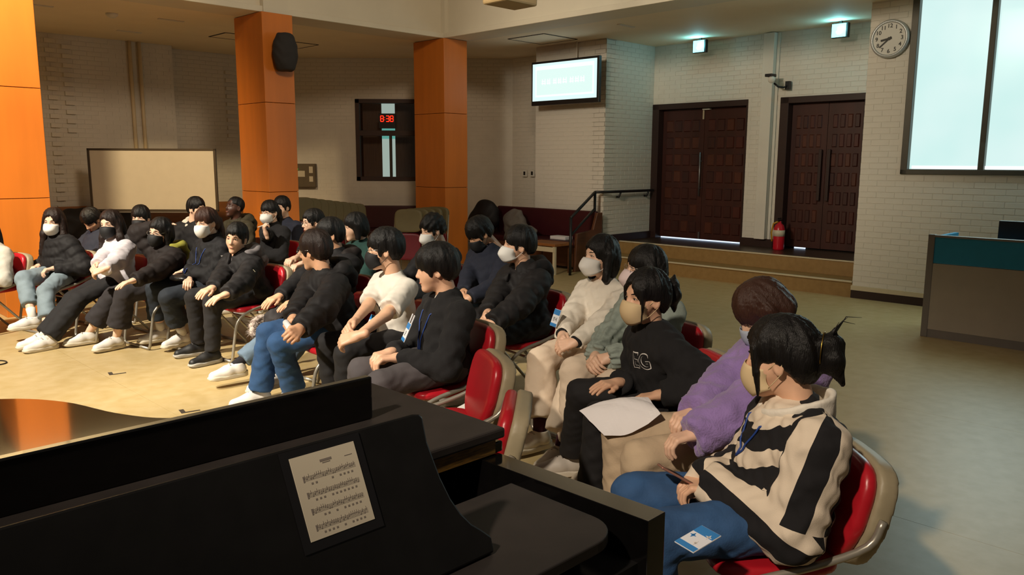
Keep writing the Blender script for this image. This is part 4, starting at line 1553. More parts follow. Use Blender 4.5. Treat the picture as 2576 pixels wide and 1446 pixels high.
def face_mask(root, hm, m, fold=True, straps=True):
    Rh, ch = hm
    nu, nv = 15, 11
    vs = []
    for j in range(nv):
        t = j / (nv - 1)
        for i in range(nu):
            s = -1 + 2 * i / (nu - 1)
            yc = 0.104 + ((0.030 if fold else 0.021) * 4 * t * (1 - t)) - 0.014 * t * t
            if fold:
                yc += 0.006 * max(0, 1 - abs(t - 0.5) / 0.25)
            c = math.cos(s * math.pi / 2) ** (0.75 if fold else 0.6)
            ys = 0.022 + 0.012 * math.sin(math.pi * t)
            zt_, zb = -0.004 - 0.020 * s * s, -0.118 + 0.034 * s * s
            x = 0.0665 * math.sin(s * math.pi / 2 * 0.98) * (1 - 0.10 * t)
            p = np.array([x, ys + (yc - ys) * c, zt_ + (zb - zt_) * t])
            vs.append(tuple(Rh @ p + ch))
    fs = [(j * nu + i, (j + 1) * nu + i, (j + 1) * nu + i + 1, j * nu + i + 1) for j in range(nv - 1) for i in range(nu - 1)]
    o = MB().add(vs, fs).obj('face_mask', m, root, smooth=True)
    so = o.modifiers.new('thick', 'SOLIDIFY')
    so.thickness = 0.002
    so.offset = 1
    if straps:
        tr = lambda p: tuple(Rh @ np.asarray(p, float) + ch)
        for s in (-1, 1):
            MB().tube([tr((s * 0.064, 0.028, -0.026)), tr((s * 0.0735, 0.005, -0.006)), tr((s * 0.082, -0.010, 0.008)), tr((s * 0.084, -0.020, -0.004)), tr((s * 0.080, -0.014, -0.035)), tr((s * 0.068, 0.016, -0.066)), tr((s * 0.060, 0.030, -0.080))],
                      0.0016, 6).obj('ear_loop', m, o, smooth=True)
    return o


def glasses(root, hm):
    Rh, ch = hm
    tr = lambda p: tuple(Rh @ np.asarray(p, float) + ch)
    g = MB()
    for s in (-1, 1):
        ring_ = [tr((s * 0.033 + 0.023 * math.cos(a), 0.096 - 0.25 * abs(0.023 * math.cos(a) * 0 + s * 0.033 + 0.023 * math.cos(a) - s * 0.01) * 0.3, 0.001 + 0.019 * math.sin(a))) for a in np.linspace(0, 2 * math.pi, 19)]
        g.tube(ring_, 0.0013, 6)
        g.tube([tr((s * 0.056, 0.090, 0.006)), tr((s * 0.075, 0.07, 0.008)), tr((s * 0.082, 0.0, 0.010)), tr((s * 0.080, -0.02, 0.0))], 0.0013, 6)
    g.tube([tr((-0.010, 0.096, 0.004)), tr((0, 0.098, 0.006)), tr((0.010, 0.096, 0.004))], 0.0013, 6)
    return g.obj('glasses', M_glasses, root, smooth=True)


M_eye = mat('eye_white', '#d9d0c8', 0.3)
M_iris = mat('dark_iris', '#17100d', 0.25)
M_lip = mat('lip_rose', '#b06a5c', 0.5)
M_glasses = mat('silver_wire', '#b9b4ac', 0.25, metal=0.9)
M_hair_k = mat('black_hair', '#0e0b0a', 0.46, var=0.25, vscale=22, stretch=(16, 16, 1.0), bump=0.7, bscale=26, spec=0.35)
M_hair_b = mat('dark_brown_hair', '#21140f', 0.46, var=0.25, vscale=22, stretch=(16, 16, 1.0), bump=0.7, bscale=26, spec=0.35)
M_hair_r = mat('brown_hair', '#3c241a', 0.46, var=0.25, vscale=22, stretch=(16, 16, 1.0), bump=0.7, bscale=26, spec=0.35)
SKIN = {'a': mat('skin_fair', '#e4bba0', 0.5, var=0.05, vscale=30, sub=0.08), 'b': mat('skin_tan', '#d3a17f', 0.5, var=0.05, vscale=30, sub=0.08),
        'c': mat('skin_dark', '#4a2c20', 0.45, var=0.08, vscale=30), 'd': mat('skin_warm', '#dcae8f', 0.5, var=0.05, vscale=30, sub=0.08)}
MASKS = {'white': mat('mask_white', '#e9e7e2', 0.75, var=0.02), 'black': mat('mask_black', '#17171a', 0.7, var=0.05), 'beige': mat('mask_beige', '#d6bd93', 0.75, var=0.03),
         'pink': mat('mask_pink', '#e3cfcf', 0.75, var=0.02), 'blue': mat('mask_pale_blue', '#a9b3c4', 0.75, var=0.02)}


def cloth(name, col, rough=0.85, fuzz=0.12, bs=70, var=0.06, **k):
    return mat(name, col, rough, var=var, vscale=10, bump=fuzz, bscale=bs, **k)


# ---- shoes
def shoe_meshes():
    def upper(P):
        d = cone(P, (0, -0.045, 0.058), (0, 0.05, 0.056), 0.043, 0.043)
        d = smin(d, cone(P, (0, 0.05, 0.052), (0.004, 0.155, 0.034), 0.043, 0.036), 0.03)
        d = smin(d, cone(P, (0, -0.035, 0.06), (0, -0.030, 0.104), 0.043, 0.041), 0.03)
        d = smin(d, cone(P, (0, 0.02, 0.09), (0, 0.10, 0.062), 0.018, 0.016), 0.02)
        d = smax(d, P[:, 2] - 0.112, 0.006)
        d = smax(d, -cone(P, (0, -0.030, 0.10), (0, -0.030, 0.14), 0.033, 0.034), 0.006)
        return smax(d, 0.018 - P[:, 2], 0.005)

    def sole(P):
        w = 0.040 + 0.007 * np.sin((P[:, 1] + 0.08) * 11) + 0.004
        y = P[:, 1]
        body_ = np.maximum(np.abs(P[:, 0] - 0.002) - w, np.maximum(-0.098 - y, y - 0.198))
        e = ((np.abs(P[:, 0]) / w) ** 3 + (np.abs(y - 0.05) / 0.150) ** 6) ** (1 / 3.0) - 1
        d = np.maximum(e * 0.04, body_)
        top = 0.034 + 0.012 * np.clip(-y / 0.09, 0, 1) + 0.003 * np.sin(55 * y)
        bot = 0.002 + 0.010 * np.clip((y - 0.13) / 0.07, 0, 1) ** 2
        return smax(smax(d, P[:, 2] - top, 0.006), bot - P[:, 2], 0.005)
    U = snet(upper, (-0.06, -0.11, 0.0), (0.06, 0.21, 0.13), 0.006)
    So = snet(sole, (-0.065, -0.12, -0.01), (0.065, 0.22, 0.06), 0.006)
    lc = MB()
    for k in range(4):
        y = 0.035 + 0.022 * k
        z = 0.111 - 0.0105 * k
        lc.tube([(-0.022, y, z - 0.010), (0, y + 0.004, z + 0.003), (0.022, y, z - 0.010)], 0.0048, 6)
    return U, So, lc


SHOE_U, SHOE_S, SHOE_L = shoe_meshes()
SHOES = {}


def shoe_set(col):
    if col not in SHOES:
        c = {'white': ('#e2ddd6', '#cdc2ac'), 'black': ('#1a1919', '#a9a49a'), 'cream': ('#d5c9b4', '#c9bda4'), 'spot': ('#bdb5ab', '#d0c8b8')}[col]
        mu = mat('shoe_%s' % col, c[0], 0.55, var=0.06, vscale=25)
        ms = mat('sole_%s' % col, c[1], 0.6, var=0.05)
        SHOES[col] = (np_mesh('shoe', *SHOE_U, mu), np_mesh('sole', *SHOE_S, ms), SHOE_L.mesh('laces', mat('lace_' + col, {'white': '#aaa59d', 'black': '#4a4848', 'cream': '#b3a78f', 'spot': '#57504a'}[col], 0.8), True))
    return SHOES[col]


def person(label, crown, phi, head=(0, 0, 0), lean=(0.0, 0.03), fem=False, skin='a', hair=('short', {}), hairmat=None, top=None, pants=None, hands=None, feet=None,
           mask=None, fold=True, specs=False, shoes='white', socks=None, eyes=0.5, h=0.012, hpose=('flat', 'flat'), hip=0.535, bare=False, legl=(0.43, 0.42), elbow=((0.7, -0.6, -0.35), (-0.7, -0.6, -0.35)),
           handrot=None, chairlab=None, seatoff=0.0, sw=None, palm=None, inner=None, kneepole=None, scale_head=1.0):
    """crown=(u,v,depth y): where the top of the hair shows in the photo and how far away it is"""
    C = at_y(*crown)
    yw = yaw_of(phi)
    Rw = rotz(yw)
    base = C - Rw @ np.array([lean[0], lean[1], 0])
    base[2] = 0
    to_l = lambda p: Rw.T @ (np.asarray(p, float) - base)

    def res(p, dz=None):
        if p is None:
            return None
        if p[0] == 'px':
            return to_l(at_z(p[1], p[2], p[3]))
        return np.asarray(p, float)
    Cl = to_l(C)
    Rh = rotz(math.radians(head[0])) @ rotx(math.radians(head[1])) @ roty(math.radians(head[2]))
    HS = 1.03 * scale_head
    ch = Cl - Rh @ np.array([0, -0.016, 0.137]) * HS
    Rhs = Rh * HS
    neck = ch + Rh @ np.array([0, -0.048, -0.165]) * HS
    neck = neck * 0.5 + 0.5 * (ch + np.array([0, -0.055, -0.175]) * HS)
    hipc = np.array([0, 0.0, hip])
    sp = neck - hipc
    SW = sw or (0.158 if fem else 0.175)
    tw = Rh[:, 0] * 0.25 + np.array([0.75, 0, 0])
    tw = np.array([1, 0, 0]) * 0.8 + tw * 0.2
    tw /= np.linalg.norm(tw)
    sc = neck + np.array([0, -0.005, -0.055])
    sh = [sc + tw * SW * s for s in (1, -1)]           # right, left
    chest = hipc + sp * 0.66 + np.array([0, 0.005, 0])
    belly = hipc + sp * 0.30 + np.array([0, 0.012, 0])
    z_ax = sp / np.linalg.norm(sp)
    y_ax = np.cross(z_ax, tw)
    y_ax /= np.linalg.norm(y_ax)
    x_ax = np.cross(y_ax, z_ax)
    RT = np.stack([x_ax, y_ax, z_ax], 1)
    # arms
    hrot = handrot or (None, None)
    if hands and hands[0] == 'clasp':
        c_ = res(hands[1:])
        hands = [tuple(c_ + np.array([0.055, -0.055, 0.012])), tuple(c_ + np.array([-0.055, -0.055, 0.022]))]
        hrot = ((-0.62, 0.75, -0.18), (0.66, 0.70, -0.30))
        palm = ((-0.55, -0.45, -0.6), (0.5, -0.4, -0.75))
        hpose = ('curl', 'curl')
    hands = hands or [(0.10, 0.30, 0.63), (-0.10, 0.30, 0.63)]
    hw = [res(p) for p in hands]
    wr, el = [], []
    for i in range(2):
        e, t = two_bone(sh[i], hw[i], 0.272 if fem else 0.298, 0.245 if fem else 0.262, elbow[i])
        el.append(e)
        wr.append(t)
    # legs
    hj = [np.array([0.085, 0.0, hip]), np.array([-0.085, 0.0, hip])]
    feet = feet or [(0.12, 0.42, 0.095), (-0.12, 0.42, 0.095)]
    an = [res(p) for p in feet]
    kn = []
    for i in range(2):
        pole = kneepole[i] if kneepole else (0.15 * (1 if i == 0 else -1), 0.7, 0.75)
        k, t = two_bone(hj[i], an[i], legl[0], legl[1], pole)
        kn.append(k)
        an[i] = t
    # ------------------------------------------------ body: one continuous skin
    V, Fq = get_head(fem, bool(mask), 0.0058 if h > 0.009 else 0.0048)
    parts = [(V @ Rhs.T + ch, Fq)]

    def bodyf(P):
        d = ell(P, belly, (0.125, 0.09, 0.17), RT)
        d = smin(d, ell(P, chest, (0.135, 0.085, 0.16), RT), 0.05)
        d = smin(d, ell(P, hipc, (0.14, 0.10, 0.07)), 0.05)
        d = smin(d, cone(P, sh[0], sh[1], 0.045, 0.045), 0.05)
        d = smin(d, cone(P, sc, neck + (ch - neck) * 0.3, 0.055, 0.045), 0.03)
        for i in range(2):
            d = smin(d, cone(P, sh[i], el[i], 0.044, 0.036), 0.03)
            d = smin(d, cone(P, el[i], wr[i], 0.037, 0.0245), 0.02)
            d = smin(d, cone(P, hj[i], kn[i], 0.068, 0.05), 0.04)
            d = smin(d, cone(P, kn[i], kn[i] * 0.6 + an[i] * 0.4, 0.048, 0.047), 0.03)
            d = smin(d, cone(P, kn[i] * 0.6 + an[i] * 0.4, an[i], 0.047, 0.033), 0.03)
        return d
    allp = np.array([*sh, *el, *wr, *kn, *an, hipc, neck])
    parts.append(snet(bodyf, allp.min(0) - 0.15, allp.max(0) + 0.13, 0.012 if bare else 0.018))
    hdir = []
    for i in range(2):
        Vh, Fh = HANDS[hpose[i]]
        Vh = Vh.copy()
        Fh2 = Fh
        if i == 0:                                  # mirror for the right hand
            Vh = Vh * np.array([-1, 1, 1])
            Fh2 = Fh[:, ::-1]
        fd = wr[i] - el[i]
        fd = fd / np.linalg.norm(fd)
        if hrot[i] is None and hpose[i] in ('flat', 'curl') and wr[i][2] < 0.75:
            fd = 0.35 * fd + 0.65 * np.array([-0.12 if i == 0 else 0.12, 1.0, -0.16])
            fd /= np.linalg.norm(fd)
        if hrot[i] is not None:
            fd = np.asarray(hrot[i], float)
            fd = fd / np.linalg.norm(fd)
        pn_ = np.asarray(palm[i] if palm else (0, 0.15, -1.0), float)      # palm normal
        zz = -pn_
        zz = zz - fd * (zz @ fd)
        zz /= np.linalg.norm(zz)
        xx = np.cross(fd, zz)
        RH = np.stack([xx, fd, zz], 1)
        hdir.append(fd)
        k = 0.96 if fem else 1.06
        parts.append((Vh @ RH.T * k + wr[i] + fd * 0.012, Fh2))
    VV, FF, n = [], [], 0
    for v, f in parts:
        VV.append(v)
        FF.append(f + n)
        n += len(v)
    root = pobj('person', np_mesh('person', np.concatenate(VV), np.concatenate(FF), SKIN[skin]), None, tuple(base), (0, 0, yw))
    tag(root, label, 'person')
    # ------------------------------------------------ hair + face
    hairmat = hairmat or M_hair_k
    st, kw = hair
    kw = dict(kw)
    seed = int(abs(crown[0])) % 97
    L = kw.get('length', 0.25)
    lo = np.array([-0.125, -0.215, -0.10]) if st not in ('long', 'bob', 'pony', 'bun') else np.array([-0.14, -0.22, -max(L, 0.13) - 0.06])
    hv, hf = snet(hair_sdf(st, seed, **kw), lo, (0.14, 0.135, 0.165), 0.0062 if h > 0.009 else 0.0052)
    # keep the hair that falls in front from running into the shoulders too deeply
    pobj('hair', np_mesh('hair', hv @ Rhs.T + ch, hf, hairmat), root)
    face_bits(root, (Rhs, ch), dict(eyes=eyes, hairmat=hairmat, mask=mask), fem)
    if mask:
        face_mask(root, (Rhs, ch), MASKS[mask], fold)
    if specs:
        glasses(root, (Rhs, ch))
    # ------------------------------------------------ top
    t = dict(mat=None, kind='plain', th=0.02, sleeve=1.0, hood=None, collar=0.02, stand=0.0, collarmat=None, flare=0.0, hem=0.0, cuff=None, open=None, long=0.0, stripe=False, wr=0.0028)
    t.update(top or {})
    th = t['th']
    bk = t.get('bulk', 1.0)
    sd = seed * 0.37
    nm = t.get('name', 'jacket')
    aw = t.get('aw', 1.0)

    def topf(P):
        puff = t['kind'] == 'puffer'
        d = ell(P, belly, ((0.135 + th) * bk, 0.105 + th, 0.19), RT)
        d = smin(d, ell(P, chest, ((0.148 + th) * (0.5 + 0.5 * bk), 0.098 + th, 0.165 + th * 0.5), RT), 0.05)
        d = smin(d, ell(P, hipc + np.array([0, -0.005, 0.02]), ((0.155 + th) * bk, 0.125 + th, 0.10)), 0.05)
        d = smin(d, cone(P, sh[0] - tw * 0.02, sh[1] + tw * 0.02, 0.052 + th * 0.8, 0.052 + th * 0.8), 0.05)
        d = smin(d, cone(P, sc, neck + np.array([0, 0, 0.012]), 0.075 + th * 0.5, 0.062 + t['collar'] * 0.5), 0.03)
        if puff:
            q = (P - hipc.astype(np.float32)) @ z_ax.astype(np.float32)
            d = d - (th * 0.30) * (np.abs(np.sin(q * math.pi / 0.095 + sd)) ** 0.6 - 0.6)
        arms = None
        for i in range(2):
            u = cone(P, sh[i], el[i], (0.052 + th) * aw, (0.046 + th) * aw)
            if t['sleeve'] > 0.6:
                e2 = el[i] + (wr[i] - el[i]) * (0.97 * t['sleeve'] if t['sleeve'] >= 1 else 0.85)
                v = cone(P, el[i], e2, (0.046 + th) * aw, (0.034 + th * 0.8) * aw)
                cuff_n = (wr[i] - el[i]) / np.linalg.norm(wr[i] - el[i])
                v = smax(v, (P - e2.astype(np.float32)) @ cuff_n.astype(np.float32) - 0.012, 0.01)
            else:
                e2 = sh[i] + (el[i] - sh[i]) * t['sleeve'] * 1.5
                cn = (el[i] - sh[i]) / np.linalg.norm(el[i] - sh[i])
                u = cone(P, sh[i], e2 + cn * 0.05, 0.056 + th, 0.058 + th)
                u = smax(u, (P - e2.astype(np.float32)) @ cn.astype(np.float32), 0.006)
                v = None
            if puff:
                tt = cone_t(P, sh[i], el[i])
                u = u - th * 0.28 * (np.abs(np.sin(tt * math.pi * 3.0 + sd)) ** 0.6 - 0.6)
                if v is not None:
                    t2 = cone_t(P, el[i], e2)
                    v = v - th * 0.28 * (np.abs(np.sin(t2 * math.pi * 2.6 + 0.4)) ** 0.6 - 0.6)
            a = u if v is None else smin(u, v, 0.035)
            arms = a if arms is None else np.minimum(arms, a)
        d = smin(d, arms, 0.02)
        if t['long']:
            for i in range(2):
                d = smin(d, cone(P, hj[i] + np.array([0, 0, 0.02]), hj[i] + (kn[i] - hj[i]) * t['long'] + np.array([0, 0, 0.015]), 0.10 + th, 0.085 + th), 0.04)
            d = smax(d, 0.455 - P[:, 2], 0.01)
        else:
            d = smax(d, 0.475 + t['hem'] - P[:, 2] + 0.15 * np.clip(P[:, 1] - 0.08, 0, 1), 0.012)
        d = d + wrinkle(P, t['wr'], 62 if not puff else 75, sd) + wrinkle(P[:, [1, 2, 0]], t['wr'] * 0.5, 120, sd + 2)
        if t['kind'] == 'fleece':
            d = d + 0.0022 * np.sin(330 * P[:, 0] + 3 * np.sin(170 * P[:, 1])) * np.sin(300 * P[:, 2] + 2 * np.sin(210 * P[:, 0])) * np.sin(280 * P[:, 1])
        if t['kind'] == 'knit':
            ang = np.arctan2(P[:, 0], P[:, 1] - 0.02)
            rib = np.sin(ang * 26)
            near = np.minimum(*[cone(P, sh[i], el[i], 0.0, 0.0) for i in range(2)])
            near2 = np.minimum(*[cone(P, el[i], wr[i], 0.0, 0.0) for i in range(2)])
            armw = np.clip((0.12 - np.minimum(near, near2)) / 0.03, 0, 1)
            ribarm = None
            for i in range(2):
                ax = (wr[i] - el[i])
                ax /= np.linalg.norm(ax)
                o1 = np.cross(ax, (0, 0, 1.0))
                o1 /= np.linalg.norm(o1)
                o2 = np.cross(ax, o1)
                q = P - el[i].astype(np.float32)
                r_ = np.sin(np.arctan2(q @ o1.astype(np.float32), q @ o2.astype(np.float32)) * 11)
                ribarm = r_ if ribarm is None else np.where(P[:, 0] > 0, ribarm, r_)
            d = d + 0.0065 * (rib * (1 - armw) + ribarm * armw)
        if t['open']:
            w0 = t['open']
            fr = chest + y_ax * 0.14
            tp = neck + y_ax * 0.07 + np.array([0, 0, 0.05])
            lowp_ = hipc + sp * t.get('openlow', 0.45) + y_ax * 0.16
            d = smax(d, -cone(P, tp, lowp_, w0, 0.012), 0.01)
        return d
    pts = np.array([*sh, *el, *wr, *[el[i] + (wr[i] - el[i]) * max(1, t['sleeve']) for i in range(2)], hipc, neck] + ([hj[0] + (kn[0] - hj[0]) * t['long'], hj[1] + (kn[1] - hj[1]) * t['long']] if t['long'] else []))
    tv_, tf = snet(topf, pts.min(0) - (0.15 + th), pts.max(0) + (0.12 + th), h)
    me = np_mesh(nm, tv_, tf, t['mat'])
    if t['stripe']:
        P = tv_.astype(np.float32)
        dt = np.minimum(ell(P, belly, (0.15, 0.12, 0.2), RT), ell(P, chest, (0.16, 0.11, 0.17), RT))
        vt = np.sin(2 * math.pi * (-P[:, 1] * 0.80 - P[:, 2]) / 0.100 + 0.6)
        dU = np.full(len(P), 9.0, np.float32)
        dF = dU.copy()
        vU, vF = np.zeros(len(P), np.float32), np.zeros(len(P), np.float32)
        for i in range(2):
            for a_, b_, fore in ((sh[i], el[i], 0), (el[i], wr[i], 1)):
                dd = cone(P, a_, b_, 0.06, 0.055)
                ax = (b_ - a_) / np.linalg.norm(b_ - a_)
                o1 = np.cross(ax, (0.3, 0.2, 1.0))
                o1 /= np.linalg.norm(o1)
                o2 = np.cross(ax, o1)
                q = P - a_.astype(np.float32)
                ang = np.arctan2(q @ o1.astype(np.float32), q @ o2.astype(np.float32))
                v_ = np.sin(4 * ang + 9 * (q @ ax.astype(np.float32)) * (1 if fore else 0.4) + 0.8 * i)
                D_, V_ = (dF, vF) if fore else (dU, vU)
                m_ = dd < D_
                V_[m_] = v_[m_]
                D_[m_] = dd[m_]
        for an_n, vv in (('vt', vt), ('vu', vU), ('vf', vF), ('m_arm', (dt - 0.012) - np.minimum(dU, dF)), ('m_fore', dU - dF)):
            at = me.attributes.new(an_n, 'FLOAT', 'POINT')
            at.data.foreach_set('value', vv.astype(np.float32))
    pobj(nm, me, root)
    if inner is not None:
        def innf(P):
            d = ell(P, chest, (0.140, 0.094, 0.165), RT)
            d = smin(d, ell(P, belly, (0.13, 0.10, 0.17), RT), 0.04)
            d = smin(d, cone(P, sc, neck + np.array([0, 0.004, 0.012]), 0.07, 0.058), 0.03)
            return d + wrinkle(P, 0.002, 60, 1)
        b0 = np.array([chest, neck, belly])
        iv, if_ = snet(innf, b0.min(0) - 0.2, b0.max(0) + 0.1, h)
        pobj('shirt', np_mesh('shirt', iv, if_, inner), root)
    if t['hood'] is not None:
        hc = neck + np.array([0, -0.02, 0.02])

        def hoodf(P):
            pp = [hc + RT @ np.array(q) for q in ((0.085, 0.085, -0.035), (0.115, 0.01, 0.0), (0.10, -0.075, 0.015), (0.0, -0.115, 0.02), (-0.10, -0.075, 0.015), (-0.115, 0.01, 0.0), (-0.085, 0.085, -0.035))]
            rr_ = (0.026, 0.038, 0.046, 0.050, 0.046, 0.038, 0.026)
            d = None
            for i in range(6):
                q = cone(P, pp[i], pp[i + 1], rr_[i], rr_[i + 1])
                d = q if d is None else smin(d, q, 0.03)
            d = smin(d, ell(P, hc + RT @ np.array([0, -0.13, -0.06]), (0.13, 0.055, 0.10), RT), 0.04)
            return d + wrinkle(P, 0.005, 60, sd)
        kv, kf = snet(hoodf, hc - 0.25, hc + 0.22, h)
        pobj('hood', np_mesh('hood', kv, kf, t['hood']), root)
    if t['stand']:
        up = (ch - neck)
        up = up / np.linalg.norm(up) * 0.6 + z_ax * 0.4
        up /= np.linalg.norm(up)
        c0, c1 = neck - up * 0.035, neck + up * t['stand']
        fl_r = t['flare']

        def colf(P):
            o_ = cone(P, c0, c1, 0.094 + th * 0.35, 0.078 + fl_r)
            i_ = cone(P, c0 - up * 0.02, c1 + up * 0.05, 0.070 + th * 0.3, 0.060 + fl_r)
            q = (P - c1.astype(np.float32)) @ up.astype(np.float32)
            fr = (P - neck.astype(np.float32)) @ y_ax.astype(np.float32)
            d = smax(smax(o_, -i_, 0.008), q + 0.35 * np.clip(fr - 0.03, 0, 1) * (1 if fl_r else 0.3), 0.012)
            return d + wrinkle(P, 0.0016, 70, sd)
        cv, cf = snet(colf, neck - 0.16, neck + 0.19, h)
        pobj('collar', np_mesh('collar', cv, cf, t['collarmat'] or t['mat']), root)
    if t['cuff'] is not None and t['sleeve'] >= 1:
        for i in range(2):
            d_ = (wr[i] - el[i]) / np.linalg.norm(wr[i] - el[i])
            a_, b_ = wr[i] - d_ * 0.035, wr[i] + d_ * 0.012
            MB().tube([a_, a_ + d_ * 0.008, b_ - d_ * 0.004, b_], [0.036, 0.040, 0.038, 0.033], 16).obj('cuff', t['cuff'], root, smooth=True)
    # ------------------------------------------------ trousers
    p = dict(mat=None, w=0.0, hemr=0.055, hem=0.9, wr=0.004)
    p.update(pants or {})

    def pantf(P):
        d = ell(P, hipc + np.array([0, -0.015, 0.0]), (0.165, 0.13, 0.10))
        for i in range(2):
            d = smin(d, cone(P, hj[i] + np.array([0, 0, 0.003]), kn[i], 0.088 + p['w'] * 0.5, 0.066 + p['w'] * 0.6), 0.03)
        d = smax(d, 0.452 - P[:, 2] - 0.5 * np.clip(P[:, 1] - 0.18, 0, 1), 0.012)
        for i in range(2):
            e2 = kn[i] + (an[i] - kn[i]) * p['hem']
            cn = (an[i] - kn[i]) / np.linalg.norm(an[i] - kn[i])
            q = cone(P, kn[i], e2 + cn * 0.05, 0.064 + p['w'] * 0.6, p['hemr'])
            q = smax(q, (P - e2.astype(np.float32)) @ cn.astype(np.float32), 0.006)
            d = smin(d, q, 0.02)
        return d + wrinkle(P, p['wr'] * 0.55, 55, sd + 1.3) + wrinkle(P[:, [1, 0, 2]], p['wr'] * 0.3, 110, sd)
    pts = np.array([*hj, *kn, *an])
    pv, pf = snet(pantf, pts.min(0) - 0.16, pts.max(0) + 0.16, h)
    pobj('trousers', np_mesh('trousers', pv, pf, p['mat']), root)
    # ------------------------------------------------ shoes
    su, ss, sl = shoe_set(shoes)
    for i in range(2):
        a_ = an[i]
        fdir = np.array([0.10 * (1 if i == 0 else -1), 1.0, 0])
        sgn = math.atan2(-fdir[0], fdir[1])
        o = pobj('shoe', su, root, (a_[0], a_[1] + 0.02, max(a_[2] - 0.095, 0.0)), (0, 0, sgn))
        pobj('sole', ss, o)
        pobj('laces', sl, o)
        if socks is not None:
            cn = (kn[i] - an[i]) / np.linalg.norm(kn[i] - an[i])
            MB().tube([an[i] - cn * 0.02, an[i] + cn * 0.05, an[i] + cn * 0.10], [0.038, 0.038, 0.041], 14).obj('sock', socks, root, smooth=True)
    if chairlab:
        cb_ = base + Rw @ np.array([0, 0.045 + seatoff, 0])
        chair(cb_[0], cb_[1], phi, chairlab)
    return dict(root=root, base=base, Rw=Rw, ch=ch, Rh=Rhs, neck=neck, chest=chest, belly=belly, wr=wr, el=el, kn=kn, an=an, y=y_ax, RT=RT, hip=hipc, sh=sh,
                world=lambda q: base + Rw @ np.asarray(q, float), yw=yw, top=(tv_, tf), hd=hdir)

# ================================================================== THE AUDIENCE
from mathutils.bvhtree import BVHTree
C_blk = cloth('black_nylon', '#1b1a1c', 0.75, 0.2, 45, var=0.12, spec=0.25)
C_blk2 = cloth('black_down_jacket', '#1c1a1b', 0.72, 0.2, 45, var=0.12, spec=0.28)
C_brn = cloth('brown_black_down', '#241e1d', 0.75, 0.2, 45, var=0.12, spec=0.25)
C_knitblk = cloth('black_knit', '#141315', 0.95, 0.3, 160, var=0.1)
C_swt = cloth('black_sweatshirt', '#161517', 0.95, 0.25, 200, var=0.08)
C_white = cloth('white_windbreaker', '#cdc6cb', 0.7, 0.2, 40, var=0.05)
C_tee = cloth('white_cotton', '#ddd6cb', 0.9, 0.1, 120, var=0.03)
C_cream = cloth('cream_fleece_jacket', '#e3dbcd', 0.9, 0.25, 150, var=0.04)
C_greyw = cloth('pale_grey_sweater', '#c8c2b6', 0.9, 0.3, 120, var=0.05)
C_sage = cloth('sage_knit', '#8f9a92', 0.95, 0.35, 120, var=0.08)
C_purp = cloth('purple_fleece', '#8f76b0', 1.0, 0.9, 130, var=0.14, sheen=0.3)
C_navy = cloth('navy_fabric', '#1c2030', 0.85, 0.2, 90, var=0.08)
C_khaki = cloth('khaki_jacket', '#3d3623', 0.75, 0.3, 50, var=0.12)
C_green = cloth('dark_green_fleece', '#1d3d38', 0.95, 0.5, 120, var=0.12)
C_grey = cloth('grey_jersey', '#6c6768', 0.95, 0.2, 120, var=0.08)
C_lime = cloth('olive_lime_hoodie', '#8b8632', 0.95, 0.3, 120, var=0.08)
P_blk = cloth('black_trousers', '#171517', 0.85, 0.12, 90, var=0.1)
P_chr = cloth('charcoal_trousers', '#2b2729', 0.9, 0.12, 90, var=0.1)
P_gry = cloth('grey_trousers', '#4b4648', 0.9, 0.15, 90, var=0.1)
P_nvy = cloth('dark_denim', '#1d242d', 0.85, 0.2, 140, var=0.15)
P_blue = cloth('blue_denim', '#2c4f7a', 0.85, 0.25, 150, var=0.22)
P_lblue = cloth('faded_denim', '#7d8c94', 0.85, 0.25, 150, var=0.15)
P_sblue = cloth('washed_blue_denim', '#5f7284', 0.85, 0.25, 150, var=0.15)
P_crm = cloth('cream_corduroy', '#d9c6b0', 0.95, 0.2, 120, var=0.05)
P_bei = cloth('beige_corduroy', '#bfa98d', 0.95, 0.25, 120, var=0.06)
SK_w = cloth('white_sock', '#dcd6cc', 0.95, 0.2, 120)
SK_b = cloth('black_sock', '#17141a', 0.95, 0.2, 120)
SK_m = cloth('maroon_sock', '#3e1220', 0.95, 0.2, 120, color2=None)
M_ribbon = mat('blue_ribbon', '#20408a', 0.6)

# striped rugby shirt: stripe coordinate stored on the garment
M_stripe = bpy.data.materials.new('black_cream_stripes')
M_stripe.use_nodes = True
nt = M_stripe.node_tree
bs = nt.nodes['Principled BSDF']
bs.inputs['Roughness'].default_value = 0.92


def _attr(n_):
    q = nt.nodes.new('ShaderNodeAttribute')
    q.attribute_name = n_
    return q.outputs['Fac']


def _gt(sock, v=0.0):
    q = nt.nodes.new('ShaderNodeMath')
    q.operation = 'GREATER_THAN'
    q.inputs[1].default_value = v
    nt.links.new(sock, q.inputs[0])
    return q.outputs[0]


def _mixv(f_, a_, b_):
    q = nt.nodes.new('ShaderNodeMix')
    nt.links.new(f_, q.inputs[0])
    nt.links.new(a_, q.inputs[2])
    nt.links.new(b_, q.inputs[3])
    return q.outputs[0]


_pick = _mixv(_gt(_attr('m_arm')), _attr('vt'), _mixv(_gt(_attr('m_fore')), _attr('vu'), _attr('vf')))
gt_out = _gt(_pick)
mx = nt.nodes.new('ShaderNodeMixRGB')
mx.inputs[1].default_value = (*lin('#d9c9b4'), 1)
mx.inputs[2].default_value = (*lin('#121013'), 1)
nt.links.new(gt_out, mx.inputs[0])
nt.links.new(mx.outputs[0], bs.inputs['Base Color'])
nz = nt.nodes.new('ShaderNodeTexNoise')
nz.inputs['Scale'].default_value = 160
bp = nt.nodes.new('ShaderNodeBump')
bp.inputs['Strength'].default_value = 0.2
bp.inputs['Distance'].default_value = 0.003
nt.links.new(nz.outputs['Fac'], bp.inputs['Height'])
nt.links.new(bp.outputs[0], bs.inputs['Normal'])


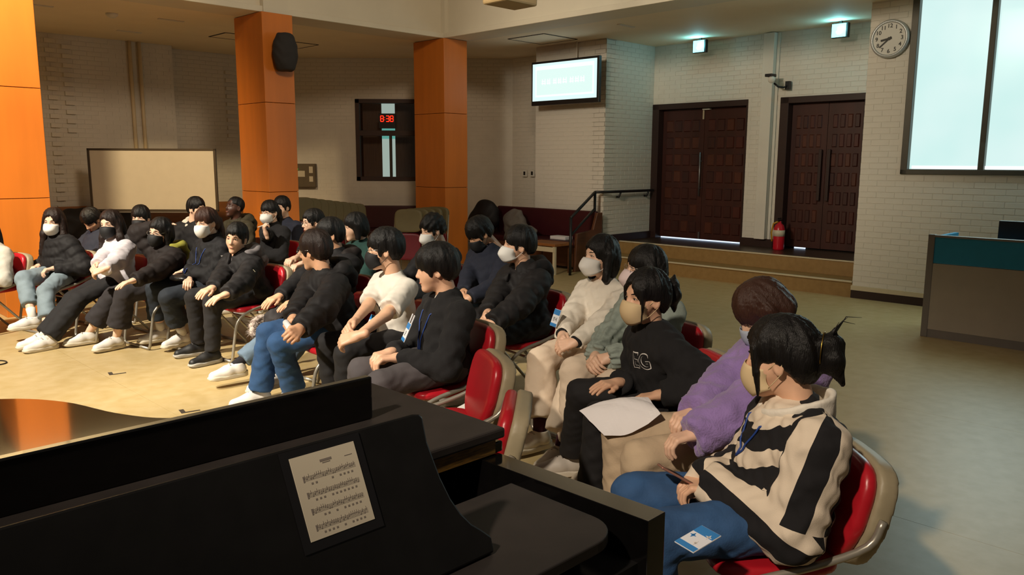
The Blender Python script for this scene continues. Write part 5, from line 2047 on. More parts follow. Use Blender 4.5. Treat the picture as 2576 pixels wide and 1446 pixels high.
def decal(R, name, me, c, nrm, up, material=None, lift=0.0015):
    """press a flat print mesh onto the garment: c is a point in person coordinates in front of it"""
    V, Fq = R['top']
    bvh = BVHTree.FromPolygons([tuple(v) for v in V], [tuple(f) for f in Fq])
    nrm = np.asarray(nrm, float)
    nrm /= np.linalg.norm(nrm)
    up = np.asarray(up, float)
    xx = np.cross(up, nrm)
    xx /= np.linalg.norm(xx)
    yy = np.cross(nrm, xx)
    for v in me.vertices:
        p = np.asarray(c) + xx * v.co.x + yy * v.co.y
        hit = bvh.ray_cast(Vector(p + nrm * 0.15), Vector(-nrm), 0.5)
        q = np.array(hit[0]) + nrm * (lift + v.co.z) if hit[0] is not None else p
        v.co = Vector(q)
    return pobj(name, me, R['root'])


def lanyard(R, m, drop=0.34, side=0.0):
    """ribbon from the neck down over the chest"""
    V, Fq = R['top']
    bvh = BVHTree.FromPolygons([tuple(v) for v in V], [tuple(f) for f in Fq])
    n, y, RT = R['neck'], R['y'], R['RT']
    for s in (-1, 1):
        pts = [n + RT @ np.array([s * 0.055, -0.055, 0.03]), n + RT @ np.array([s * 0.072, 0.0, 0.012])]
        for k in range(1, 7):
            f = k / 6
            p = n + RT @ np.array([s * 0.07 * (1 - f) + side * f, 0.10, -0.02 - drop * f])
            hit = bvh.ray_cast(Vector(p + y * 0.2), Vector(-y), 0.6)
            if hit[0] is not None:
                pts.append(np.array(hit[0]) + y * 0.004)
        MB().tube(pts, 0.0035, 6).obj('lanyard', m, R['root'], smooth=True)
    return R['world'](pts[-1])


def badge(p, rot, label, big=False, group=None):
    b_ = empty('name_badge', p, 0)
    b_.rotation_euler = rot
    tag(b_, label, 'badge', group)
    w, h_ = 0.075, 0.105
    MB().box((-w / 2, -0.002, -h_), (w / 2, 0.002, 0.0)).obj('card', M_bwhite, b_, bevel=0.001)
    MB().box((-w / 2 + 0.001, -0.003, -0.034), (w / 2 - 0.001, -0.0018, -0.002)).obj('blue_header', M_bblue, b_)
    MB().box((-w / 2 + 0.001, -0.003, -h_ + 0.001), (w / 2 - 0.001, -0.0018, -h_ + 0.020)).obj('blue_footer', M_bblue, b_)
    return b_


M_bwhite = mat('badge_white', '#e4e6ec', 0.4, var=0.01)
M_bblue = mat('badge_blue', '#2f7fc4', 0.4, var=0.05)
M_print = mat('white_print', '#e4e0dc', 0.7)
M_pblack = mat('black_print', '#26231f', 0.8)

PUF = dict(kind='puffer', th=0.036, collar=0.05, cuff=C_blk, bulk=1.16)


def puf(m, **k):
    d = dict(PUF, mat=m, hood=m)
    d.update(k)
    return d


# ---------------------------------------------------------------- front row, left to right
R = person('person in a pale grey sweater cut off by the left edge', (-42, 545, 7.55), 62, (10, -5, 0), fem=True, hair=('long', dict(length=0.24)), top=dict(mat=C_greyw, th=0.035, name='sweater', wr=0.0035, bulk=1.15),
           pants=dict(mat=P_blk), chairlab='red folding chair cut off at the left edge', hands=[(0.1, 0.22, 0.62), (-0.1, 0.22, 0.62)], h=0.014)

R1 = person('girl with long dark hair and white mask in a black down jacket, legs crossed', (133, 521, 7.8), 58, (36, -6, -3), fem=True, hair=('long', dict(length=0.30, fringe=0.078, part=1.0)), hairmat=M_hair_b,
            top=puf(C_blk2, hood=None, th=0.042, stand=0.065), pants=dict(mat=P_lblue, hemr=0.072, hem=0.66, w=0.02), mask='white', eyes=0.25, hands=[(0.15, 0.13, 0.62), (-0.15, 0.13, 0.62)],
            feet=[('px', 82, 800, 0.20), ('px', 118, 835, 0.095)], socks=SK_w, chairlab='red folding chair under the girl with long hair and white mask', hpose=('curl', 'curl'))

R2 = person('girl in a white windbreaker with black mask, hands clasped, ankles crossed', (275, 526, 7.45), 50, (30, -4, 3), fem=True, hair=('long', dict(length=0.24, fringe=0.072, part=0.6)), hairmat=M_hair_b,
            top=dict(mat=C_white, th=0.036, collar=0.03, wr=0.003, stand=0.075, flare=0.03, bulk=1.16, name='windbreaker'), pants=dict(mat=P_blk, w=0.02, hemr=0.082, hem=0.95), mask='black', fold=False, eyes=0.35,
            hands=('clasp', 'px', 203, 716, 0.62), feet=[('px', 108, 845, 0.11), ('px', 122, 852, 0.095)], socks=SK_w,
            chairlab='red folding chair under the girl in the white windbreaker')

R3 = person('girl with glasses and black mask, one arm raised behind her head', (405, 545, 7.2), 52, (18, -3, -6), fem=True, hair=('bob', dict(length=0.10, fringe=0.055)), hairmat=M_hair_k,
            top=puf(C_brn, hood=C_lime), pants=dict(mat=P_chr, w=0.03, hemr=0.105, hem=0.72), mask='black', fold=False, specs=True, eyes=0.35,
            hands=[(0.11, 0.0, 1.06), ('px', 300, 726, 0.60)], elbow=((1.0, 0.55, 0.5), (-0.7, -0.6, -0.35)), feet=[('px', 222, 838, 0.10), ('px', 292, 850, 0.10)], socks=None,
            chairlab='red folding chair under the girl with one arm behind her head')

R4 = person('girl with brown ponytail and white mask in a black jacket, arms crossed', (514, 520, 7.05), 54, (12, -6, 4), fem=True, hair=('pony', dict(length=0.26, fringe=0.026)), hairmat=M_hair_r,
            top=puf(C_blk, th=0.036, hood=None, kind='plain', wr=0.004, collar=0.05, stand=0.085), pants=dict(mat=P_nvy, w=0.03, hemr=0.10, hem=0.66), mask='white', fold=False, eyes=0.3,
            hands=[(-0.03, 0.235, 0.635), (0.045, 0.215, 0.70)], hpose=('curl', 'flat'), handrot=((-0.75, 0.65, -0.25), (0.9, 0.3, -0.35)), elbow=((0.8, -0.5, -0.3), (-0.8, -0.5, -0.3)), feet=[('px', 405, 832, 0.12), ('px', 460, 842, 0.12)], socks=SK_w,
            chairlab='red folding chair under the girl with the brown ponytail')

R5 = person('boy in a black down jacket, hands on knees, looking at the camera', (597, 557, 6.7), 48, (36, -4, -6), hair=('short', dict(fringe=0.050)), skin='d',
            top=puf(C_blk2, hood=C_grey, open=0.03, openlow=0.6), inner=C_grey, pants=dict(mat=P_blk, w=0.015, hemr=0.06, hem=0.97), eyes=0.5, lean=(0.0, 0.10),
            hands=[('px', 520, 748, 0.595), ('px', 556, 757, 0.595)], feet=[('px', 500, 865, 0.095), ('px', 535, 885, 0.095)], shoes='black',
            chairlab='red folding chair under the boy with hands on his knees')

R6 = person('half-hidden boy in black with a fur-hooded coat over his lap', (828, 544, 6.15), 48, (-22, -4, 0), hair=('bowl', dict(fringe=0.02)), skin='b',
            top=puf(C_blk, hood=C_brn, kind='plain'), pants=dict(mat=P_sblue, w=0.012, hemr=0.072, hem=0.86), hands=[('px', 705, 745, 0.66), ('px', 745, 760, 0.66)],
            feet=[('px', 560, 940, 0.10), ('px', 655, 975, 0.10)], socks=SK_b, chairlab='red folding chair under the boy with the fur-hooded coat on his lap')

R7 = person('boy with glasses in black down jacket and blue jeans holding rolled paper', (788, 576, 5.2), 38, (-56, -8, 0), hair=('bowl', dict(fringe=0.03, vol=0.003)), hairmat=M_hair_b, skin='b', specs=True,
            top=puf(C_blk2, th=0.040, stand=0.05), pants=dict(mat=P_blue, w=0.018, hemr=0.082, hem=0.95), hands=[('px', 722, 826, 0.66), ('px', 735, 850, 0.66)], hpose=('grip', 'grip'), lean=(0, 0.16),
            palm=((-0.7, 0.2, -0.5), (0.7, 0.2, -0.5)), feet=[('px', 655, 985, 0.10), ('px', 742, 985, 0.10)], h=0.011, chairlab='red folding chair under the boy holding rolled paper')

R8 = person('boy in a white T-shirt with black mask and glasses, fingers clasped', (970, 571, 4.95), 36, (-24, -2, 0), lean=(0, 0.08), hair=('bowl', dict(fringe=0.026, vol=0.004)), skin='d', mask='black', specs=True, fold=False,
            top=dict(mat=C_tee, th=0.014, sleeve=0.55, name='t_shirt', wr=0.0022, collar=0.0), pants=dict(mat=P_blk, w=0.012), bare=True, hands=('clasp', 'px', 833, 886, 0.62),
            feet=[(0.14, 0.40, 0.095), (-0.10, 0.44, 0.095)], h=0.010, chairlab='red folding chair under the boy in the white T-shirt')

R9 = person('boy with thick black hair and no mask in a black zip cardigan', (1096, 611, 4.3), 30, (-22, -6, 0), hair=('bowl', dict(fringe=0.012, vol=0.008)), skin='d',
            top=dict(mat=C_knitblk, th=0.026, collar=0.03, wr=0.0035, open=0.028, openlow=0.55, name='cardigan', stand=0.03), inner=C_tee, pants=dict(mat=P_gry, w=0.018), hands=[(0.08, 0.27, 0.62), (-0.06, 0.28, 0.62)],
            hpose=('curl', 'curl'), h=0.010, lean=(0.0, 0.04), chairlab='red folding chair under the boy in the black cardigan')

R10 = person('girl in cream jacket and trousers with white mask, hands clasped', (1519, 587, 4.85), 42, (-16, 3, 0), fem=True, lean=(0.0, -0.05), hair=('bob', dict(length=0.13, fringe=0.060, part=0.4)), hairmat=M_hair_k,
             top=dict(mat=C_cream, th=0.022, wr=0.004, collar=0.0, cuff=C_blk, name='jacket', stand=0.03, collarmat=C_blk), pants=dict(mat=P_crm, w=0.03, hemr=0.115, hem=0.80), mask='white', eyes=0.35,
             hands=('clasp', 'px', 1397, 884, 0.60), feet=[('px', 1357, 1088, 0.11), ('px', 1412, 1125, 0.10)], socks=SK_m, shoes='cream',
             h=0.010, chairlab='red folding chair under the girl in the cream jacket')
R11 = person('girl with glasses and pale pink mask in a sage green ribbed sweater', (1634, 613, 4.35), 36, (-26, 4, 0), fem=True, hair=('bob', dict(length=0.10, fringe=0.03)), hairmat=M_hair_k,
             top=dict(mat=C_sage, kind='knit', th=0.030, name='sweater', wr=0.004, collar=0.0, stand=0.05), pants=dict(mat=P_crm, w=0.03, hemr=0.10), mask='pink', specs=True, eyes=0.3,
             hands=('clasp', 'px', 1495, 908, 0.63), feet=[(0.12, 0.44, 0.095), (-0.12, 0.46, 0.095)], shoes='cream', h=0.009,
             chairlab='red folding chair under the girl in the sage sweater')
R12 = person('girl in a black sweatshirt with white letters and beige mask, paper on her lap', (1632, 671, 3.62), 14, (12, -2, -2), fem=True, lean=(0.0, 0.14), hair=('bun', dict(length=0.13, fringe=0.072, part=1.1, side='locks')), hairmat=M_hair_k, skin='d',
             top=dict(mat=C_swt, th=0.034, name='sweatshirt', wr=0.0035, collar=0.0, cuff=None), pants=dict(mat=P_blk, w=0.012, hemr=0.075), mask='beige', fold=False, eyes=0.5,
             hands=[('px', 1560, 962, 0.64), ('px', 1668, 992, 0.64)], hpose=('flat', 'flat'), feet=[('px', 1440, 1150, 0.10), (-0.12, 0.44, 0.095)], shoes='spot', h=0.009, legl=(0.42, 0.43),
             chairlab='red folding chair under the girl in the black sweatshirt')
R13 = person('girl with brown hair looking down in a purple fleece jacket and beige trousers', (1875, 712, 3.12), 8, (-2, -38, 0), fem=True, hair=('bob', dict(length=0.07, fringe=0.026)), hairmat=M_hair_r,
             top=dict(mat=C_purp, kind='fleece', th=0.050, aw=1.08, sleeve=1.10, name='fleece', wr=0.004, collar=0.02, cuff=P_bei, stand=0.075, flare=0.01), pants=dict(mat=P_bei, w=0.022, hemr=0.08), mask='blue', fold=False, eyes=0.2,
             hands=[('px', 1700, 1085, 0.655), ('px', 1735, 1103, 0.655)], hpose=('curl', 'curl'), h=0.008, lean=(0, -0.02), legl=(0.435, 0.43), chairlab='red folding chair under the girl in the purple fleece')
R14 = person('girl with black hair bun in a black and cream striped shirt', (1965, 788, 2.44), 2, (-30, -8, 0), fem=True, hair=('bun', dict(length=0.13, fringe=0.074, part=1.0, side='locks')), hairmat=M_hair_k, skin='d',
             top=dict(mat=M_stripe, th=0.040, name='striped_shirt', wr=0.004, collar=0.0, stripe=True, aw=1.08, sleeve=1.22, stand=0.06, flare=0.045, collarmat=C_cream), pants=dict(mat=P_blue, w=0.02, hemr=0.085), mask='beige', fold=False, eyes=0.4,
             hands=[('px', 1795, 1205, 0.62), ('px', 1815, 1232, 0.62)], hpose=('curl', 'curl'), h=0.008, lean=(0, 0.02), legl=(0.44, 0.43), chairlab='red folding chair under the girl in the striped shirt')

# ---------------------------------------------------------------- second row
FAR = dict(h=0.014)
R15 = person('boy in a navy top with head bowed behind the girl in white', (212, 527, 8.5), 60, (10, -42, 0), hair=('short', dict(fringe=0.03)), skin='b', top=dict(mat=C_navy, th=0.022, name='sweatshirt'), pants=dict(mat=P_blk),
             chairlab='red folding chair under the boy with his head bowed', **FAR)
R16 = person('boy with fringe and black mask in a dark top behind the girl with raised arm', (352, 514, 8.35), 60, (32, -4, 0), hair=('bowl', dict(fringe=0.022)), mask='black', fold=False, eyes=0.2, top=dict(mat=C_blk, th=0.025, name='jacket'),
             pants=dict(mat=P_blk), chairlab='red folding chair under the boy with fringe and black mask', **FAR)
R17 = person('boy in a black jacket with a white hood looking away to the right', (492, 493, 9.0), 92, (62, -4, 0), hair=('short', dict(fringe=0.05)), top=dict(mat=C_blk, th=0.03, hood=C_greyw, name='jacket'), pants=dict(mat=P_blk),
             chairlab='red folding chair under the boy with the white hood', **FAR)
R18 = person('man with short cropped hair in a khaki jacket looking up to the left', (598, 492, 9.2), 52, (2, 14, 0), hair=('crop', dict(fringe=0.07)), skin='c', top=dict(mat=C_khaki, th=0.034, hood=C_khaki, name='jacket', wr=0.004, stand=0.06),
             pants=dict(mat=P_chr), chairlab='red folding chair under the man in the khaki jacket', **FAR)
R19 = person('girl with ponytail, fringe and white mask in a black sweatshirt holding a pen', (677, 502, 8.9), 52, (14, -3, 2), fem=True, hair=('pony', dict(length=0.24, fringe=0.024)), mask='white', specs=True, eyes=0.3,
             top=dict(mat=C_swt, th=0.028, name='sweatshirt'), pants=dict(mat=P_blk), hands=[('px', 668, 622, 0.92), (-0.10, 0.28, 0.63)], hpose=('grip', 'flat'), handrot=((0.0, 0.3, 1.0), None), palm=((-0.3, -1, 0), (0, 0.15, -1)),
             chairlab='red folding chair under the girl holding a pen', **FAR)
R20 = person('boy in a black top sitting behind the girl with the pen', (708, 491, 9.45), 62, (10, -4, 0), hair=('short', dict(fringe=0.04)), top=dict(mat=C_navy, th=0.022, name='t_shirt'), pants=dict(mat=P_blk),
             chairlab='red folding chair under the boy behind the girl with the pen', **FAR)
R21 = person('boy with glasses and bare forearms facing left beside the middle column', (787, 523, 7.9), 46, (-12, -4, 0), hair=('short', dict(fringe=0.055)), specs=True, top=dict(mat=C_blk, th=0.018, sleeve=0.55, name='t_shirt'), bare=True,
             pants=dict(mat=P_blk), hands=[('px', 705, 690, 0.66), ('px', 722, 690, 0.66)], hpose=('curl', 'curl'), chairlab='red folding chair under the boy with bare forearms', **FAR)
R22 = person('girl with black hair in a dark green fleece facing left', (892, 532, 7.3), 44, (-20, -6, 0), fem=True, hair=('bob', dict(length=0.09, fringe=0.03)), top=dict(mat=C_green, th=0.034, kind='plain', name='fleece', collar=0.02, stand=0.05), pants=dict(mat=P_blk),
             chairlab='red folding chair under the girl in the green fleece', **FAR)
R23 = person('boy with wavy hair and white mask looking down at a phone in his hand', (1082, 538, 6.9), 46, (-12, -14, 0), hair=('wavy', dict(fringe=0.046, vol=0.006)), mask='white', eyes=0.15, top=dict(mat=C_blk, th=0.026, name='jacket'), pants=dict(mat=P_blk),
             hands=[(0.1, 0.30, 0.63), ('px', 1062, 700, 0.84)], hpose=('flat', 'grip'), handrot=(None, (0.3, 1.0, 0.4)), palm=((0, 0.15, -1), (0.6, -0.4, 0.6)), h=0.013, chairlab='red folding chair under the boy with the phone')
R24 = person('boy with black mask and head bowed in a dark navy jacket', (1187, 549, 6.3), 42, (-14, -34, 0), hair=('bowl', dict(fringe=0.018, vol=0.003)), skin='b', mask='black', fold=False, eyes=0.1, top=puf(C_navy, hood=None, th=0.03, kind='plain'),
             pants=dict(mat=P_blk), hands=('clasp', 'px', 1158, 755, 0.63), h=0.012, chairlab='red folding chair under the boy with black mask and bowed head')
R25 = person('boy in a long black down coat with white mask facing left', (1312, 566, 5.45), 34, (-20, 3, 0), hair=('short', dict(fringe=0.036, vol=0.005)), skin='d', mask='white', eyes=0.3, top=puf(C_blk2, th=0.040, open=0.03, openlow=0.5, long=0.75, stand=0.05, flare=0.015), inner=C_grey,
             pants=dict(mat=P_blk, w=0.012), hands=('clasp', 'px', 1203, 826, 0.62), h=0.011, chairlab='red folding chair under the boy in the long black coat')

# ================================================================== THINGS HELD, WORN AND LEFT AROUND
# two empty chairs between the cardigan boy and the piano
chair(-0.36, 3.60, 17, 'empty red folding chair next to the boy in the black cardigan')
chair(-0.27, 2.98, -3, 'empty red folding chair right behind the piano lid corner')

# folded chairs leaning by the far column and stacked by the middle column
ME_FBS = np_mesh('back_shell', *snet(lambda P: smax(smax((((np.abs(P[:, 0]) / 0.21) ** 4 + (np.abs(P[:, 2] - 0.80) / 0.17) ** 4) ** 0.25 - 1) * 0.17, np.abs(P[:, 1]) - 0.035, 0.015), -9 + P[:, 0] * 0, 0.01),
                                     (-0.25, -0.07, 0.58), (0.25, 0.07, 1.02), 0.014), M_olive)
ME_FST = np_mesh('seat', *snet(lambda P: smax((((np.abs(P[:, 0]) / 0.19) ** 5 + (np.abs(P[:, 2] - 0.42) / 0.2) ** 5) ** 0.2 - 1) * 0.19, np.abs(P[:, 1]) - 0.022, 0.02),
                               (-0.25, -0.06, 0.18), (0.25, 0.06, 0.66), 0.014), mat('shaded_red_vinyl', '#6d1220', 0.4, var=0.08))  # red vinyl darkened in colour to stand for the shade on these seats
ME_FLG = [MB().tube([(s * 0.215, -0.01, 0.0), (s * 0.215, -0.01, 0.45), (s * 0.205, 0.0, 0.85)], 0.012, 8).mesh('leg', M_tube, True) for s in (-1, 1)]
ME_FCB = MB().tube([(-0.215, -0.01, 0.04), (0.215, -0.01, 0.04)], 0.012, 8).mesh('cross_bar', M_tube, True)


def folded_chair(p, rz, tilt, label, group):
    c = empty('folded_chair', p, rz)
    c.rotation_euler = (tilt, 0, rz)
    tag(c, label, 'chair', group)
    for nm, me in (('back_shell', ME_FBS), ('seat', ME_FST), ('leg', ME_FLG[0]), ('leg', ME_FLG[1]), ('cross_bar', ME_FCB)):
        pobj(nm, me, c)
    return c


q0 = at_z(1010, 690, 0)
for i in range(5):
    p = at_y(1025 + i * 17, 600, 11.6 + i * 0.17)
    folded_chair((p[0], p[1], 0.0), -0.15 - 0.08 * i, -0.10, ('folded chair with olive back leaning nearest the aisle beside the far column', 'second folded olive chair in the row leaning by the far column',
                                                            'middle folded olive chair of the five by the far column', 'fourth folded olive chair in the row leaning by the far column',
                                                            'innermost folded olive chair against the far column')[i], 'folded chairs by the far column')
ords = ('first', 'second', 'third', 'fourth', 'fifth', 'sixth', 'seventh', 'eighth')
for i in range(8):
    p = at_y(893 - i * 19, 560, 12.5 - i * 0.10)
    folded_chair((p[0], p[1], 0.03 + 0.018 * i), 0.62, -0.06, '%s folded olive chair counted from the right in the row behind the middle column' % ords[i], 'folded chairs behind the middle column')

# fur-hooded coat over the lap of the half-hidden boy
kR, kL = R6['kn']
C_coat = cloth('dark_coat_fabric', '#262224', 0.8, 0.3, 40, var=0.12)
C_fur = mat('grey_brown_fur', '#6f5d54', 0.95, color2='#cbbdb2', vscale=30, bump=0.8, bscale=120)
km = (kR + kL) / 2


def coatf(P):
    d = cone(P, kR + np.array([0.02, -0.30, 0.10]), kR + np.array([0.02, 0.02, 0.085]), 0.085, 0.08)
    d = smin(d, cone(P, kL + np.array([-0.02, -0.28, 0.10]), kL + np.array([-0.02, 0.02, 0.085]), 0.085, 0.08), 0.06)
    d = smin(d, cone(P, km + np.array([0.0, -0.15, 0.10]), km + np.array([0.03, 0.06, 0.06]), 0.08, 0.07), 0.06)
    d = smin(d, cone(P, kR + np.array([0.05, 0.04, 0.06]), kR + np.array([0.10, 0.12, -0.14]), 0.06, 0.035), 0.05)
    d = smin(d, cone(P, km + np.array([0.02, 0.08, 0.03]), km + np.array([0.04, 0.13, -0.16]), 0.07, 0.04), 0.05)
    return d + wrinkle(P, 0.007, 48, 2.0) + wrinkle(P[:, [2, 0, 1]], 0.004, 90, 1.0)


lo = np.minimum(kR, kL) - np.array([0.2, 0.45, 0.28])
hi = np.maximum(kR, kL) + np.array([0.28, 0.26, 0.26])
V, Fq = snet(coatf, lo, hi, 0.012)
co = pobj('winter_coat', np_mesh('winter_coat', V, Fq, C_coat), None, tuple(R6['base']), (0, 0, R6['yw']))
tag(co, 'dark winter coat with fur hood trim draped over a lap', 'coat')
fc = kR + np.array([0.09, 0.10, 0.02])
frn = np.random.default_rng(3)
fpts = [fc + np.array([0.02, -0.06, 0.05]), fc + np.array([0.035, 0.0, 0.055]), fc + np.array([0.03, 0.06, 0.02]), fc + np.array([0.0, 0.08, -0.04])]
fm = MB()
path = smooth_path(fpts, 8)
for q in path:
    for k in range(26):
        d = frn.normal(size=3)
        d /= np.linalg.norm(d)
        b0 = q + d * 0.018
        e0 = b0 + (d + np.array([0, 0, -0.25])) * frn.uniform(0.03, 0.055)
        sd = np.cross(d, frn.normal(size=3))
        sd = sd / np.linalg.norm(sd) * 0.0022
        fm.add([b0 - sd, b0 + sd, e0], [(0, 1, 2)])
fo = fm.obj('fur_trim', C_fur, co)
V, Fq = snet(lambda P: np.min([cone(P, path[i], path[i + 1], 0.03, 0.03) for i in range(len(path) - 1)], 0) + wrinkle(P, 0.004, 120, 1), fc - 0.16, fc + 0.16, 0.008)
pobj('fur_core', np_mesh('fur_core', V, Fq, C_fur), co)

# rolled paper in the hands of the boy in the black down jacket
w7 = R7['world']((R7['wr'][0] + R7['wr'][1]) / 2 + np.array([0, 0.085, 0.02]))
_pc = [R7['world'](R7['wr'][i] + R7['hd'][i] * 0.085 + np.array([0, 0, -0.02])) for i in range(2)]
_dv = (_pc[1] - _pc[0]) + np.array([0.06, 0, -0.07])
_dv = _dv / np.linalg.norm(_dv)
pp = [(_pc[0] + _pc[1]) / 2 - _dv * 0.13, (_pc[0] + _pc[1]) / 2 + _dv * 0.12]
ax = Vector(pp[1] - pp[0])
o = MB()
n = 16
sp_ = []
for k in range(26):
    a = k / 25 * 2 * math.pi * 1.6
    r = 0.014 + 0.0012 * k / 5
    sp_.append((r * math.cos(a), r * math.sin(a)))
L = ax.length
o.add([(x, y, 0) for x, y in sp_] + [(x, y, L) for x, y in sp_], [(i, i + 1, 26 + i + 1, 26 + i) for i in range(25)])
ro = o.obj('rolled_paper', M_paper, loc=tuple(pp[0]), smooth=True)
ro.rotation_euler = ax.to_track_quat('Z', 'Y').to_euler()
sm_ = ro.modifiers.new('thick', 'SOLIDIFY')
sm_.thickness = 0.001
tag(ro, 'white paper rolled up in the hands of the boy in jeans', 'paper')

# crumpled sheet on the lap of the girl in the black sweatshirt
cn4 = [(1457, 1035), (1535, 1000), (1630, 1003), (1662, 1043), (1560, 1097), (1520, 1098)]
zs_ = [0.60, 0.655, 0.665, 0.64, 0.56, 0.545]
pw_ = [at_z(u, v, z) for (u, v), z in zip(cn4, zs_)]
ctr = np.mean(pw_, 0)
N = 14
A4 = [np.array(p_) for p_ in (pw_[0], pw_[2], pw_[3], pw_[5])]
vs = []
prng = np.random.default_rng(5)
for j in range(N + 1):
    for i in range(N + 1):
        s_, t_ = i / N, j / N
        p_ = (A4[0] * (1 - s_) + A4[1] * s_) * (1 - t_) + (A4[3] * (1 - s_) + A4[2] * s_) * t_
        bow = 0.035 * (1 - (2 * t_ - 0.6) ** 2) * (1 - abs(2 * s_ - 1) ** 2)
        p_ = p_ + np.array([0, 0, bow]) + np.array([0, 0, 0.004 * abs(math.sin(7 * s_ + 4 * t_)) + 0.004 * abs(math.sin(5 * t_ - 6 * s_ + 1))])
        vs.append(p_ - ctr)
o = MB().add(vs, [(j * (N + 1) + i, j * (N + 1) + i + 1, (j + 1) * (N + 1) + i + 1, (j + 1) * (N + 1) + i) for j in range(N) for i in range(N)]).obj('paper_sheet', M_paper, loc=tuple(ctr))
sm_ = o.modifiers.new('thick', 'SOLIDIFY')
sm_.thickness = 0.0008
tag(o, 'creased white paper sheet on the lap of the girl in black', 'paper')

# phones, pen, pouch
M_phone = mat('phone_black', '#121214', 0.2, var=0.05)
M_rose = mat('rose_metal', '#c08a78', 0.3, metal=0.6)


def phone(p, d, lab, rim=None):
    e = empty('phone', p, 0)
    e.rotation_euler = d
    tag(e, lab, 'phone')
    MB().box((-0.036, -0.074, -0.004), (0.036, 0.074, 0.004)).obj('body', rim or M_phone, e, bevel=0.003)
    MB().box((-0.033, -0.071, 0.0035), (0.033, 0.071, 0.0048)).obj('glass', M_phone, e)
    return e


w = R14['world']((R14['wr'][0] + R14['wr'][1]) / 2 + np.array([0.02, 0.12, 0.02]))
phone(tuple(w), (0.5, 0.2, R14['yw']), 'phone with rose metal rim held by the girl in stripes', M_rose)
w = R23['world'](R23['wr'][1] + np.array([0.0, 0.10, 0.09]))
phone(tuple(w), (1.25, 0.1, R23['yw'] + 0.3), 'phone held up by the boy with wavy hair')
w = R19['world'](R19['wr'][0] + np.array([0.0, 0.03, 0.10]))
o = MB().tube([(-0.06, 0, -0.02), (0.06, 0, 0.02)], 0.005, 8).obj('pen', M_white_pl, loc=tuple(w), smooth=True)
tag(o, 'white pen in the raised hand of the girl with ponytail', 'pen')
w = R4['world']((R4['kn'][0] + R4['kn'][1]) / 2 * 0.45 + R4['hip'] * 0.55 + np.array([0.0, 0.08, 0.085]))
lump('pouch', tuple(w), R4['yw'], lambda P: ell(P, (0, 0, 0.03), (0.14, 0.075, 0.034)) + wrinkle(P, 0.003, 60, 1), (-0.18, -0.11, -0.02), (0.18, 0.11, 0.09), 0.010,
     mat('black_leather', '#141213', 0.35, var=0.1), 'black leather pouch on the lap of the girl with ponytail', 'pouch')

# lanyards and badges
e = R10['world'](R10['belly'] + R10['y'] * 0.15)
b10 = badge(tuple(R10['world']((-0.01, 0.345, 0.80))), (-0.35, 0.0, R10['yw'] + math.pi - 0.3), 'white and blue name badge on the girl in the cream jacket')
me = text_mesh('name_print', '장서', 0.028, M_pblack)
pobj('name_print', me, b10, (0, -0.0026, -0.062), (math.pi / 2, 0, 0))
e = lanyard(R9, M_ribbon, 0.30, 0.02)
b9 = badge(tuple(R9['world']((-0.01, 0.20, 0.79))), (-0.42, 0.0, R9['yw'] + math.pi - 0.2), 'white and blue name badge in a clear holder on the cardigan boy')
MB().box((-0.03, -0.002, 0.0), (-0.018, 0.002, 0.05)).obj('clear_strap', M_bwhite, b9)
MB().box((0.018, -0.002, 0.0), (0.03, 0.002, 0.05)).obj('clear_strap', M_bwhite, b9)
me = text_mesh('name_print', '문', 0.03, M_pblack)
pobj('name_print', me, b9, (0, -0.0026, -0.062), (math.pi / 2, 0, 0))
e = R8['world'](R8['belly'] + R8['y'] * 0.13)
badge(tuple(R8['world']((0.0, 0.17, 0.70))), (-0.5, 0.0, R8['yw'] + math.pi), 'blue and white name badge on the lap of the T-shirt boy')
e = lanyard(R14, M_ribbon, 0.15)
b14 = badge(tuple(at_z(1790, 1335, 0.635)), (-1.35, 0.0, R14['yw'] + math.pi + 0.5), 'blue name badge with white stars on the jeans of the striped girl')
for sx, sz in ((-0.02, -0.05), (0.012, -0.072), (0.02, -0.03)):
    MB().add([(sx - 0.012, -0.0032, sz), (sx, -0.0032, sz - 0.004), (sx + 0.012, -0.0032, sz), (sx, -0.0032, sz + 0.004), (sx - 0.004, -0.0032, sz), (sx, -0.0032, sz - 0.012), (sx + 0.004, -0.0032, sz), (sx, -0.0032, sz + 0.012)],
             [(0, 1, 2, 3), (4, 5, 6, 7)]).obj('star', M_print if sx > 0 else M_bblue, b14)
lanyard(R4, M_ribbon, 0.26)

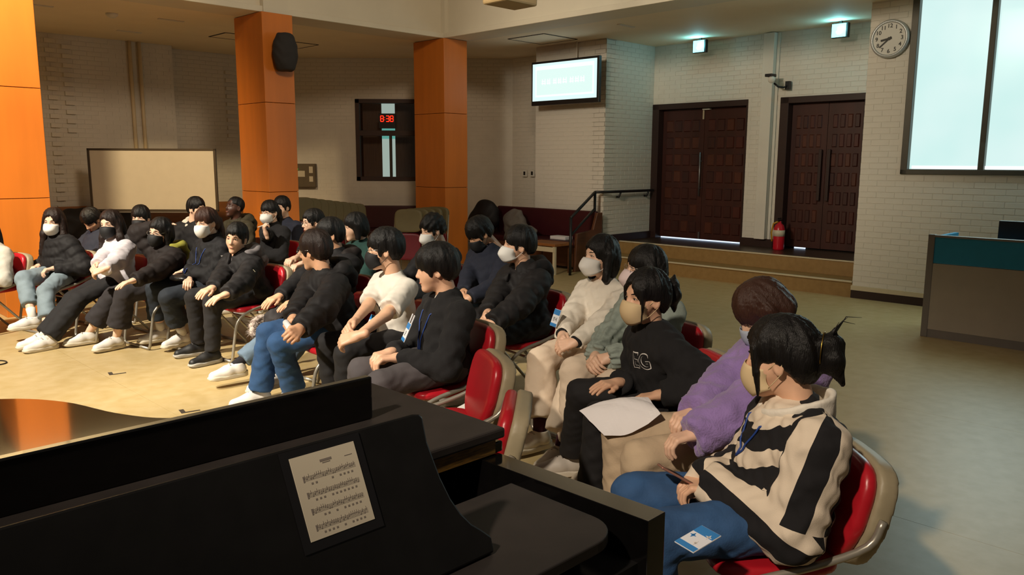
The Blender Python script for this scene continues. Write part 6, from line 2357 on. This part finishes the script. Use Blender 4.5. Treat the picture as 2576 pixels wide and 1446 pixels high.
# garment prints
R = R12
c = R['chest'] + R['RT'] @ np.array([-0.085, 0.15, 0.035])
nrm = R['RT'] @ np.array([-0.35, 1.0, 0.1])
me = text_mesh('letter_print', 'EG', 0.105, M_print, depth=0.0003, bold=True, cuts=0.012)
decal(R, 'letter_print', me, c, nrm, R['RT'] @ np.array([0, 0, 1.0]))
me = text_mesh('letter_inset', 'EG', 0.100, C_swt, depth=0.0003, cuts=0.012)
decal(R, 'letter_inset', me, c, nrm, R['RT'] @ np.array([0, 0, 1.0]), lift=0.0028)
R = R8
c = R['chest'] + R['RT'] @ np.array([-0.03, 0.14, -0.03])
me = text_mesh('letter_print', 'W VEN', 0.06, M_pblack, depth=0.0003, cuts=0.010)
decal(R, 'letter_print', me, c, R['RT'] @ np.array([-0.2, 1.0, 0.1]), R['RT'] @ np.array([0, 0, 1.0]))
M_gold = mat('patch_pale', '#d8cfae', 0.5, var=0.1)
R = R5
c = R['sh'][1] * 0.55 + R['el'][1] * 0.45
o = MB().add([(-0.035, -0.02, 0), (0.0, -0.03, 0), (0.035, 0.01, 0), (0.02, 0.03, 0), (-0.01, 0.012, 0), (-0.035, 0.016, 0)], [(0, 1, 2, 3, 4, 5)])
decal(R, 'sleeve_patch', o.mesh('sleeve_patch', M_gold), c, np.array([-1.0, 0.35, 0.1]), (0, 0, 1.0), lift=0.009)
R = R4
c = R['sh'][1] * 0.7 + R['el'][1] * 0.3
o = MB().add([(-0.028, 0.018, 0), (0.028, 0.018, 0), (0.0, -0.022, 0)], [(2, 1, 0)])
decal(R, 'sleeve_patch', o.mesh('sleeve_patch', M_print), c, np.array([-1.0, 0.35, 0.1]), (0, 0, 1.0), lift=0.009)
# hair clip of the girl in stripes
R = R14
tr = lambda q: tuple(R['Rh'] @ np.asarray(q, float) + R['ch'])
MB().tube([tr((0.046 * math.cos(a), -0.125 - 0.01 * math.sin(a), 0.02 + 0.055 * math.sin(a))) for a in np.linspace(0.2, math.pi * 1.2, 16)], 0.0022, 6).obj('hair_clip', M_brass, R['root'], smooth=True)
for k in range(5):
    a = 0.5 + 0.5 * k
    MB().tube([tr((0.01 * math.cos(a * 3), -0.15, 0.05)), tr((0.03 * math.cos(a * 2), -0.165 - 0.008 * k, 0.085 + 0.008 * k)), tr((0.04 * math.cos(a * 2), -0.175 - 0.016 * k, 0.10 + 0.012 * (k % 3)))], [0.003, 0.0016, 0.0005], 5).obj('loose_lock', M_hair_k, R['root'], smooth=True)
